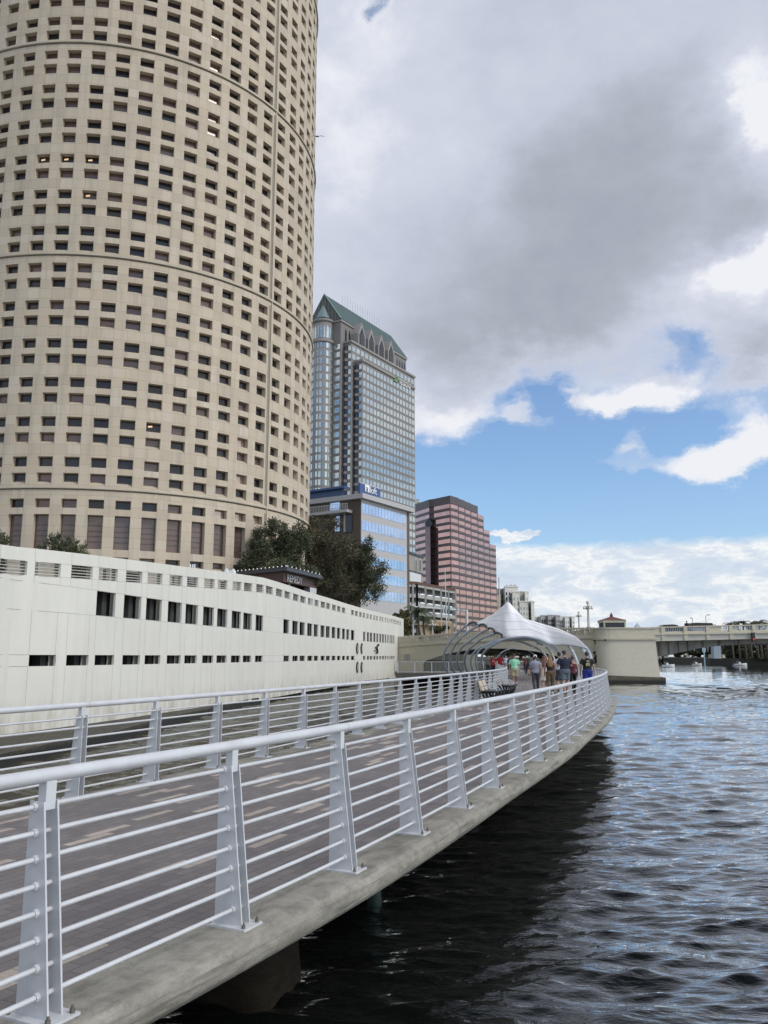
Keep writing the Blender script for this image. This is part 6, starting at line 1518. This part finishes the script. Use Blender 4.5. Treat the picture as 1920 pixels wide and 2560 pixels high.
# ================================================================== ROOFTOP BAR
def bar():
    c_ = at(717, 1416, 72); l = at(587, 1430, 76.5); r = at(806, 1429, 80); zt = c_.z
    C0, L0, R0 = Vector((c_.x, c_.y)), Vector((l.x, l.y)), Vector((r.x, r.y)); B0 = L0+(R0-C0)
    root = thing('rooftop_bar', (c_.x, c_.y, 4.4), 'low rooftop bar with a black flat roof, wood fascia and raised letters over the wall', 'pavilion')
    mb = MB(); mb.prism([tuple(C0), tuple(R0), tuple(B0), tuple(L0)], zt-.36, zt-.02); mb.build('roof', mat('roof_black', (.035, .038, .045), .4), root)
    q = lambda f: [C0+(C0-B0).normalized()*-f]
    e1 = (L0-C0).normalized(); e2 = (R0-C0).normalized(); i0 = C0+e1*.7+e2*.5; i1 = L0+e2*.5; i2 = R0+e1*.7-e2*.25
    mw = mat('wood_fascia', (.075, .035, .026), .5, 0, .3, 6)
    mb = MB(); mb.prism([tuple(i0), tuple(i2), tuple(i2+e1*4.6), tuple(i1)], zt-1.25, zt-.36); mb.build('fascia', mw, root)
    mb = MB(); j = [i0+e1*1.2+e2*1.0, i2+e1*.9, i2+e1*4.4, i1+e2*.8]; mb.prism([tuple(p) for p in j], 4.4, zt-1.25); mb.build('interior', M['black'], root)
    mb = MB(); a = i2-e2*1.5; mb.prism([tuple(a), tuple(i2+e2*.1), tuple(i2+e2*.1+e1*.8), tuple(a+e1*.8)], 4.4, zt-1.26); mb.build('white_pier', mat('pier_tile', (.52, .53, .54), .5), root)
    mb = MB()
    for k in range(5): p = i2+e2*.13-e1*-.05; mb.box((p.x, p.y, zt-1.75-.45*k), (.3, .3, .05))
    mb.build('step_bar', M['black'], root)
    mb = MB(); p = i0+e2*1.6+e1*.2; mb.tube([(p.x, p.y, 4.4), (p.x, p.y, zt-1.25)], .06, 6); mb.build('post', M['rib'], root)
    text('sign_lettering', 'REMEDY', .92, mat('sign_steel', (.50, .50, .50), .5), root, (i0.x+e2.x*.6+e2.y*.08, i0.y+e2.y*.6-e2.x*.08, zt-1.17), (e2.x, e2.y, 0), .02, sx=1.0)
    for k in range(5): p = i0+e2*(.9+.62*k); mb = MB(); mb.tube([(p.x+e2.y*.1, p.y-e2.x*.1, zt-.2), (p.x+e2.y*.55, p.y-e2.x*.55, zt-.28)], .03, 5); mb.ball((p.x+e2.y*.55, p.y-e2.x*.55, zt-.33), .09, 8, 5); mb.build('sign_lamp', M['black'], root)
    mg = mat('bulb_glass', (.8, .8, .76), .3, emit=(1, .95, .85, .35)); k = 0
    for a, b, n in ((C0, L0, 13), (C0, R0, 9)):
        for i in range(n): p = a.lerp(b, (i+.2)/n); mb = MB(); mb.ball((p.x, p.y, zt+.05), .055, 6, 4); mb.build('roof_bulb', mg, root)
bar()
# wrapped patio heaters behind the parapet
for i, px in enumerate((566, 577, 583)):
    d = 63; p = at(px, 1440, d); zt = at(px, (1421, 1425, 1422)[i], d).z; h = zt-4.4; mb = MB(); mb.lathe((p.x, d, 4.4), [(.26, 0), (.24, h*.5), (.15, h*.72), (.22, h*.82), (.20, h*.95), (.05, h)], 9)
    tag(mb.build('wrapped_heater', M['whitemetal'], None, True), 'patio heater wrapped in pale plastic beside the rooftop bar, %s of three' % ('left', 'middle', 'right')[i], 'patio heater', 'wrapped heaters by the rooftop bar')
for px in (475, 481, 486):
    d = 52; p = at(px, 1425, d); zt = at(px, 1411, d).z; mb = MB(); mb.lathe((p.x, d, zt-1.2), [(.16, 0), (.16, .75), (.05, 1.0), (.05, 1.2)], 8)
    tag(mb.build('glass_bottle_lamp', M['whitemetal'], None, True), 'small pale wrapped lamp on the wall top before the tower, %s of three' % {475: 'left', 481: 'middle', 486: 'right'}[px], 'lamp', 'small wrapped lamps on the wall')

# ================================================================== BENCHES
def bench(x, y, rz, label):
    root = thing('park_bench', (x, y, 0), label, 'bench', 'benches along the inner railing'); cs, sn = math.cos(rz), math.sin(rz)
    T_ = lambda a, b, c: Vector((x+(a*cs-b*sn), y+(a*sn+b*cs), c*.88))        # a: towards the sitter's front, b: along the bench
    for b in (-.68, 0, .68):
        mb = MB()
        mb.tube(spline([T_(-.36, b, .86), T_(-.28, b, .60), T_(-.20, b, .42), T_(-.12, b, .22), T_(.02, b, .02)], 4), .038, 6)
        mb.tube(spline([T_(-.20, b, .41), T_(.0, b, .40), T_(.30, b, .44)], 4), .034, 6)
        mb.tube(spline([T_(.34, b, .44), T_(.33, b, .25), T_(.20, b, .02)], 4), .038, 6)
        mb.tube(spline([T_(-.08, b, .40), T_(-.02, b, .2), T_(.10, b, .02)], 4), .032, 6); mb.tube(spline([T_(.20, b, .42), T_(.14, b, .22), T_(.04, b, .03)], 4), .032, 6)
        fr = mb.build('end_frame', M['black'], root, True)
        mb = MB(); mb.tube(spline([T_(-.26, b, .60), T_(-.05, b, .70), T_(.22, b, .64), T_(.32, b, .45)], 5), .014, 6); mb.build('armrest', M['rail'], fr, True)
    for k in range(5): mb = MB(); mb.box(T_(-.14+.105*k, 0, .455), (.095, 1.5, .025), rz); mb.build('seat_slat', M['black'], root)
    for k in range(4):
        f = k/3; mb = MB(); mb.box(T_(-.245-.085*f, 0, .53+.27*f), (.025, 1.5, .105), rz, Matrix.Rotation(-.25, 3, 'Y')); mb.build('back_slat', mwood, root)
mwood = mat('bench_slat', (.50, .42, .33), .6, 0, .2, 9)
bench(3.82, 30.2, R(-17), 'nearer dark-framed bench with tan back slats beside the inner railing')
bench(5.15, 36.0, R(-16), 'further dark-framed bench with tan back slats beside the inner railing')

# ================================================================== BIRD
p = at(793, 341, 70); mb = MB(); mb.ball(p, .09, 8, 5, (2.2, .8, .8)); b_ = tag(mb.build('seagull', M['dim'], None, True), 'tiny gull gliding in the grey sky beside the round tower', 'bird')
for sgn in (-1, 1): mb = MB(); mb.add([p+Vector((-.08, 0, .03)), p+Vector((.1, 0, .03)), p+Vector((.05+sgn*.35, .1, .16)), p+Vector((sgn*.75, .1, .02)), p+Vector((sgn*.3, .1, .10))], [(0,1,2,4),(4,2,3)]); mb.build('wing', M['dim'], b_)

# ================================================================== PEOPLE
M['skin'] = mat('skin', (.42, .25, .18), .55, 0, .06, 8); M['skintan'] = mat('skin_tan', (.32, .18, .125), .55, 0, .06, 8)
def cm(name, c): return mat(name, c, .85, 0, .10, 7)
def remesh(mb, vox, name, m, smooth_it=3):
    me = mb.mesh('tmp', None); o = bpy.data.objects.new('tmp', me); COL.objects.link(o)
    r = o.modifiers.new('r', 'REMESH'); r.mode = 'VOXEL'; r.voxel_size = vox; r.use_smooth_shade = True
    s = o.modifiers.new('s', 'SMOOTH'); s.iterations = smooth_it; s.factor = .5
    bpy.context.view_layer.update()
    out = bpy.data.meshes.new_from_object(o.evaluated_get(bpy.context.evaluated_depsgraph_get())); bpy.data.objects.remove(o)
    out.materials.clear(); out.materials.append(m); out.name = name
    for p in out.polygons: p.use_smooth = True
    return out
def ell(c, rx, ry, n=14, tilt=0.0): return [(c[0]+rx*math.cos(2*math.pi*k/n), c[1]+ry*math.sin(2*math.pi*k/n), c[2]+tilt*math.sin(2*math.pi*k/n)*ry) for k in range(n)]
def person(x, y, H, face, label, skin='skin', top=None, bottom=None, hair=None, stride=.2, arm='down', female=False, shoes=(.04,.04,.045), socks=None, cap=None, extras=None, group=None, heavy=1.0, z=0.0, lod=0, build=True):
    """face: heading in radians clockwise from +Y. Local frame: x right, y forward, z up."""
    root = thing('person', (x, y, z), label, 'person', group); k = H/1.75
    S = lambda a: a*k
    w = heavy
    hipw, shw = (.095, .165) if female else (.092, .190)
    shw *= (.5+.5*w)
    ph = stride
    J = {}
    for s, sg in (('l', -1), ('r', 1)):
        f = ph*sg
        hip = Vector((sg*hipw, 0, .92)); kn = Vector((sg*.10, .30*f+.03, .50)); an = Vector((sg*.09, .62*f-(.10 if f < 0 else 0), .085+(.05 if f < 0 else 0)))
        J[s] = (hip, kn, an)
        sh = Vector((sg*shw, 0, 1.43)); af = -f*.8
        if arm == 'down' or (arm == 'fold_l' and sg > 0): el_ = Vector((sg*(shw+.06*w), .22*af-.02, 1.13)); wr = Vector((sg*(shw+.07*w), .40*af+.05, .88))
        elif arm == 'phone' or arm == 'fold_l': el_ = Vector((sg*(shw+.07*w), .02, 1.12)); wr = Vector((sg*(shw-.04), .22, 1.17))
        J['a'+s] = (sh, el_, wr)
    body = MB()
    tor = [(.86, .15, .10), (.93, .168*(1.06 if female else 1), .118), (1.02, .15*(.92 if female else 1), .108), (1.12, .142*(.9 if female else 1.02), .105), (1.25, .165, .118), (1.36, .178, .112), (1.43, .165, .09), (1.47, .09, .07)]
    def torso(mb, ex=0.0, z0=0, z1=9, flare=0.0):
        L = [t for t in tor if z0 <= t[0] <= z1]
        mb.loft([ell((0, 0, zz_), (rx*w+ex+flare*(1.1-min(1.1, zz_))), (ry*w+ex+flare*(1.1-min(1.1, zz_)))) for zz_, rx, ry in L])
    torso(body)
    body.tube([(0, -.005, 1.44), (0, .01, 1.53)], [.062, .056], 10)
    hd = Vector((0, .02, 1.645))
    body.loft([ell((hd.x, hd.y+dy, hd.z+dz), rx, ry) for dz, rx, ry, dy in ((-.115, .035, .045, .03), (-.085, .055, .075, .012), (-.03, .070, .090, .003), (.03, .076, .098, 0), (.075, .066, .085, -.005), (.105, .035, .045, -.01))])
    body.ball(hd+Vector((0, .098, -.022)), .016, 6, 4, (.8, 1.1, 1.5))
    for sg in (-1, 1): body.ball(hd+Vector((sg*.076, -.005, -.01)), .026, 6, 4, (.4, .8, 1.2))
    for s, sg in (('l', -1), ('r', 1)):
        hip, kn, an = J[s]; m1 = hip.lerp(kn, .5); m2 = kn.lerp(an, .35)
        body.tube([hip+Vector((0, 0, .04)), m1, kn, m2+Vector((0, -.018, 0)), an], [S_*(.5+.5*w) for S_ in (.098, .080, .056, .058, .036)], 12)
        fd = Vector((sg*.03, 1, 0)).normalized(); body.loft([[(an.x+px_*.9, an.y+yy, zz2-.085+an.z) for px_, zz2 in ((-.035, .005), (.035, .005), (.036, .03), (.022, hh), (-.022, hh), (-.036, .03))] for yy, hh in ((-.07, .06), (.0, .10), (.09, .06), (.17, .035))])
        sh, el_, wr = J['a'+s]
        body.tube([sh+Vector((-sg*.03, 0, .0)), sh.lerp(el_, .35), el_, el_.lerp(wr, .3), wr], [.052*(.5+.5*w), .047*(.5+.5*w), .038, .037, .025], 10)
        dr = (wr-el_).normalized(); sd_ = Vector((0, 1, 0)) if abs(dr.z) > .6 else Vector((0, 0, 1)); sd_ = (sd_-dr*sd_.dot(dr)).normalized()
        body.tube([wr-dr*.01, wr+dr*.045, wr+dr*.085], [.026, .036, .034], 8)
    vox = .0115 if lod == 0 else .018
    me = remesh(body, vox, 'person_body', M[skin], 2)
    # fingers, rooted in the palm, are joined to the same mesh
    fg = MB()
    for s, sg in (('l', -1), ('r', 1)):
        sh, el_, wr = J['a'+s]; dr = (wr-el_).normalized(); sd_ = Vector((0, 1, 0)) if abs(dr.z) > .6 else Vector((0, 0, 1)); sd_ = (sd_-dr*sd_.dot(dr)).normalized(); nn = dr.cross(sd_)*(-sg if abs(dr.z) > .6 else 1)
        for q, ln in ((-.026, .062), (-.009, .074), (.009, .080), (.026, .070)):
            a = wr+dr*.075+sd_*q; fg.tube([a, a+dr*ln*.5, a+dr*ln*.85+nn*.018, a+dr*ln+nn*.035], [.0088, .0085, .008, .006], 6)
        a = wr+dr*.03+sd_*.03; fg.tube([a, a+sd_*.028+dr*.03, a+sd_*.032+dr*.06+nn*.012], [.010, .009, .007], 6)
    bm = bmesh.new(); bm.from_mesh(me); tmp = fg.mesh('f', M[skin]); bm.from_mesh(tmp); bm.to_mesh(me); bm.free()
    R_ = Matrix.Rotation(-face, 3, 'Z')
    def put(mesh, name, par):
        for v_ in mesh.vertices: v_.co = R_ @ Vector((v_.co*k))
        o = bpy.data.objects.new(name, mesh); COL.objects.link(o); o.parent = par; o['_b'] = par['_b']; return o
    bo = put(me, 'body', root)
    def cloth(mb, name, m, vx=None, it=2, par=None): return put(remesh(mb, vx or vox*1.15, name, m, it), name, par or root)
    # ---- clothes
    if top:
        mt = cm('cloth_'+top['n'], top['c']); mb = MB(); z0 = top.get('z0', .84); torso(mb, .016, z0, 1.44 if not top.get('tank') else 1.37, .10 if top.get('loose') else 0.0)
        if not top.get('tank'): mb.loft([ell((0, 0, 1.40), .185*w, .115*w), ell((0, 0, 1.47), .105, .085), ell((0, .005, 1.495), .07, .065)])
        for s, sg in (('l', -1), ('r', 1)):
            sh, el_, wr = J['a'+s]
            if top.get('tank'): mb.tube([Vector((sg*.11, 0, 1.34)), Vector((sg*.09, 0, 1.46)), Vector((sg*.085, -.02, 1.36))], .026, 6)
            else:
                e_ = sh.lerp(el_, top.get('sl', .62)); mb.tube([sh+Vector((-sg*.05, 0, .01)), sh.lerp(e_, .4), e_], [.068*(.4+.6*w), .070*(.4+.6*w), .072*(.5+.5*w)], 12)
        to = cloth(mb, 'shirt', mt)
        if top.get('number'):
            ff = 1 if top.get('front') else -1; yy = .140*ff; X = R_ @ Vector((-ff*-1.0 if False else (-1 if ff > 0 else 1), 0, 0)); c_ = R_ @ Vector(((.09 if ff > 0 else -.09)*k, yy*k, 1.20*k)); 
            text('number', top['number'], .21*k, cm('number_cloth', top.get('nc', (.7, .7, .68))), root, (x+c_.x, y+c_.y, z+c_.z), X, .02, stroke=.004)
        if top.get('print'):
            mb = MB(); gy = -.135*w
            mb.loft([ell((0, gy, 1.335), .060, .014), ell((0, gy-.004, 1.365), .075, .014), ell((0, gy, 1.385), .045, .014)])
            for q in ((-.05, 1.25), (.0, 1.27), (.05, 1.24), (-.02, 1.20), (.045, 1.19), (-.06, 1.19)): mb.ball((q[0], gy, q[1]), .030, 7, 5, (1.1, .5, 1.2))
            put(mb.mesh('print', cm('print_gold', (.38, .36, .20))), 'shirt_print', root)
    if bottom:
        mt = cm('cloth_'+bottom['n'], bottom['c']); mb = MB(); L = bottom.get('len', 1.0); lo = bottom.get('loose', .012)
        mb.loft([ell((0, 0, zz_), rx*w+lo, ry*w+lo) for zz_, rx, ry in ((.84, .15, .11), (.93, .168*(1.06 if female else 1), .120), (1.01, .150*(.95 if female else 1.02), .110))])
        for s, sg in (('l', -1), ('r', 1)):
            hip, kn, an = J[s]; path = [hip+Vector((0, 0, .05)), hip.lerp(kn, .5), kn, kn.lerp(an, .35)+Vector((0, -.018, 0)), an+Vector((0, 0, .02))]; rr_ = [.104, .088, .064, .064, .044]
            rr_ = [(r_+lo-.004)*(.5+.5*w) for r_ in rr_]
            if L < .5: path = [path[0], path[1], hip.lerp(kn, .5+L)]; rr_ = [rr_[0], rr_[1], rr_[1]+lo*.2]
            mb.tube(path, rr_, 12)
        cloth(mb, 'trousers' if L > .5 else 'shorts', mt)
    if extras == 'dress':
        mb = MB(); mt = cm('cloth_dress', (.55, .48, .40)); mb.loft([ell((0, 0, zz_), rx, ry) for zz_, rx, ry in ((.50, .25, .20), (.75, .21, .17), (.95, .185, .14), (1.06, .150, .115), (1.25, .180, .130), (1.38, .180, .12), (1.43, .12, .09))]); cloth(mb, 'dress', mt)
    # shoes and socks
    for s, sg in (('l', -1), ('r', 1)):
        hip, kn, an = J[s]; mb = MB(); mb.loft([[(an.x+px_, an.y+yy, an.z-.085+zz2) for px_, zz2 in ((-.044*ww, 0), (.044*ww, 0), (.046*ww, .035), (.03*ww, hh), (-.03*ww, hh), (-.046*ww, .035))] for yy, hh, ww in ((-.095, .06, .75), (-.06, .10, .95), (.0, .115, 1), (.09, .075, 1.1), (.16, .055, .95), (.195, .04, .6))])
        put(mb.mesh('shoe', cm('shoe_leather', shoes)), 'shoe', root)
        if socks: mb = MB(); mb.tube([an+Vector((0, 0, .0)), an+(kn-an)*.28], [.048, .052], 10); put(mb.mesh('sock', cm('sock_cloth', socks)), 'sock', root)
    if hair:
        mh = mat('hair', hair['c'], .6, 0, .35, 30); mb = MB(); st = hair.get('s', 'short'); h_ = hd
        mb.loft([ell((h_.x, h_.y+dy, h_.z+dz), rx, ry) for dz, rx, ry, dy in ((-.045 if st == 'short' else -.07, .068, .062, -.040), (.0, .082, .085, -.026), (.05, .084, .100, -.010), (.09, .070, .085, -.008), (.122, .03, .035, -.012))])
        if st == 'long': mb.loft([ell((0, -.055-yo, zz_), rx, .040) for zz_, rx, yo in ((1.18, .085, .075), (1.26, .125, .075), (1.36, .130, .065), (1.46, .115, .045), (1.56, .095, .015), (1.64, .085, -.01))])
        if st == 'bun': mb.ball(h_+Vector((0, -.10, .05)), .042)
        if st == 'pony': mb.tube([h_+Vector((0, -.09, .02)), h_+Vector((0, -.13, -.06)), h_+Vector((0, -.11, -.18))], [.03, .032, .01], 8)
        cloth(mb, 'hair', mh, .010, 1)
    if cap:
        mb = MB(); h_ = hd; mb.loft([ell((h_.x, h_.y-.01, h_.z+dz), rx, ry) for dz, rx, ry in ((.02, .086, .106), (.06, .087, .106), (.10, .075, .088), (.128, .035, .04))]); mb.loft([[(px_, h_.y+yy, h_.z+.035+zz2) for px_, zz2 in ((-.06*q, 0), (.06*q, 0), (.06*q, .010), (-.06*q, .010))] for yy, q in ((.07, 1.1), (.13, 1.1), (.165, .7))])
        put(mb.mesh('cap', cm('cap_cloth', cap)), 'cap', root)
    # face
    if lod == 0:
        for sg in (-1, 1): mb = MB(); mb.ball(hd+Vector((sg*.030, .088, .012)), .010, 6, 4); put(mb.mesh('eye', M['black']), 'eye', bo)
        mb = MB(); mb.ball(hd+Vector((0, .090, -.062)), .012, 6, 4, (1.8, .5, .45)); put(mb.mesh('mouth', cm('lip', (.30, .11, .09))), 'mouth', bo)
    return root
def pat(px, yfeet, H, face=0.0, **kw):
    gx, gy = ground(px, yfeet); lab = kw.pop('label'); return person(gx, gy, H, face, lab, **kw)
C = lambda n, c, **k: dict(n=n, c=c, **k)
pat(1287, 1715.5, 1.72, math.pi+.1, label='man in a mint green shirt and khaki shorts walking towards the camera', skin='skintan', top=C('mint', (.28, .62, .42), loose=True, sl=.75), bottom=C('khaki', (.30, .27, .16), len=.42, loose=.03), stride=.10, shoes=(.03,.03,.035), socks=(.7,.7,.7), cap=(.10,.035,.035), heavy=1.12)
pat(1340.5, 1731, 1.66, .05, label='woman in a grey T-shirt, charcoal leggings and white cap', top=C('grey', (.28, .29, .36), sl=.55), bottom=C('charcoal', (.065, .06, .075)), hair=dict(c=(.10, .04, .02), s='bun'), cap=(.75,.75,.78), female=True, arm='fold_l', stride=.14, shoes=(.45,.35,.35), heavy=1.08)
pat(1362, 1726, 1.62, .0, label='woman in a long beige dress with auburn hair, partly hidden between two women', extras='dress', hair=dict(c=(.13, .045, .025), s='long'), female=True, stride=.12, shoes=(.5,.45,.4))
pat(1377, 1735, 1.70, .0, label='woman with very long blonde hair, black top and brown trousers', skin='skintan', top=C('blacktop', (.012, .012, .014), tank=True, z0=1.0), bottom=C('brown', (.105, .075, .04), loose=.022), hair=dict(c=(.20, .12, .055), s='long'), female=True, stride=.10, shoes=(.6,.6,.6))
pat(1401, 1732, 1.78, .1, label='man in a white T-shirt half hidden behind the navy-shirted man', top=C('white', (.62, .64, .68)), bottom=C('ink', (.035, .045, .065), len=.40, loose=.025), hair=dict(c=(.05, .03, .02)), cap=(.035,.035,.04), stride=.16)
pat(1414, 1735, 1.84, -.1, label='broad man in a navy T-shirt and grey shorts with a dark cap', top=C('navy', (.016, .020, .042), loose=True, sl=.7), bottom=C('greyblue', (.10, .125, .15), len=.30, loose=.035), hair=dict(c=(.12, .06, .03)), cap=(.03,.033,.04), stride=.14, arm='phone', heavy=1.22, shoes=(.25,.25,.25))
pat(1434, 1731.5, 1.64, .0, label='woman in a maroon tank top and black leggings with her hair up', skin='skintan', top=C('maroon', (.12, .025, .045), tank=True), bottom=C('leggings', (.012, .012, .015)), hair=dict(c=(.10, .045, .025), s='bun'), female=True, stride=.2)
pat(1471, 1735, 1.80, .05, label='man in a black T-shirt with gold back print and royal blue shorts', top=C('blacktee', (.010, .011, .011), loose=True, print=True), bottom=C('royal', (.015, .03, .22), len=.42, loose=.03), hair=dict(c=(.02, .015, .012)), stride=.16, heavy=1.12)
# further away under the bridge
def far_p(px, d, H, face=math.pi, **kw):
    u = (px-960)/F/cP; lab = kw.pop('label'); return person(u*d, d, H, face, lab, lod=1, **kw)
far_p(1265, 70, 1.62, label='girl in a dark red number 17 jersey and black shorts', top=C('jersey', (.15, .025, .03), number='17', front=True, nc=(.6, .5, .35)), bottom=C('blackshorts', (.01, .01, .012), len=.22, loose=.015), hair=dict(c=(.03, .02, .015), s='long'), female=True)
far_p(1224, 66, 1.70, label='person in a bright red jersey with a white number behind the inner railing', top=C('red', (.48, .03, .04), number='12', front=True), bottom=C('dk', (.03, .03, .04), len=.42), hair=dict(c=(.08, .05, .03)))
far_p(1241, 69, 1.80, label='larger man in a plain red shirt behind the inner railing', skin='skintan', top=C('red2', (.42, .03, .035), loose=True), bottom=C('dk2', (.03, .03, .04), len=.42), hair=dict(c=(.1, .07, .05)), heavy=1.2)
far_p(1312, 72, 1.80, 0.1, label='man in a grey shirt with his back turned under the arch', top=C('olive', (.10, .11, .105)), bottom=C('denim', (.035, .045, .075), len=.45, loose=.02), hair=dict(c=(.02, .015, .01)), stride=.2, heavy=1.15)
far_p(1303, 78, 1.70, .0, label='person in a rust red top under the arch beside the grey-shirted man', top=C('rust', (.15, .05, .04)), bottom=C('dk3', (.025, .025, .03)), hair=dict(c=(.02, .015, .01)))
far_p(1323, 72, 1.12, .0, label='child in a lilac top walking beside the grey-shirted man', top=C('lilac', (.22, .20, .27)), bottom=C('plum', (.08, .06, .09)), hair=dict(c=(.015, .01, .01)), stride=.2)
far_p(1255, 92, 1.72, label='person in a pale blue shirt far under the bridge', top=C('paleblue', (.38, .42, .55)), bottom=C('dk4', (.05, .05, .06)), hair=dict(c=(.03, .02, .015)))
far_p(1352, 55, 1.62, 0.0, label='woman with light brown hair and a dark top ahead of the dress wearer', top=C('pine', (.05, .06, .055)), bottom=C('dk5', (.03, .03, .035)), hair=dict(c=(.17, .10, .05), s='long'), female=True)
far_p(1212, 74, 1.68, label='person in a grey top at the left end of the group behind the ribs', top=C('ash', (.22, .22, .22)), bottom=C('dk6', (.05, .05, .06)), hair=dict(c=(.05, .03, .02)), group=None)
far_p(1275, 96, 1.75, .0, label='distant walker in dark clothes beyond the jersey girl', top=C('slate', (.08, .09, .11)), bottom=C('dk7', (.03, .03, .04)), hair=dict(c=(.03, .02, .015)))
# someone standing on the bridge behind the railing
p_ = at(1718, 1578, 101.3); person(p_.x, 101.3, 1.72, .3, 'dark silhouetted person standing on the bridge by the silver vehicle', top=C('coal', (.015, .015, .018)), bottom=C('coal2', (.02, .02, .025)), hair=dict(c=(.02, .015, .01)), lod=1, z=at(1718, 1551.5, 101.3).z-1.74)
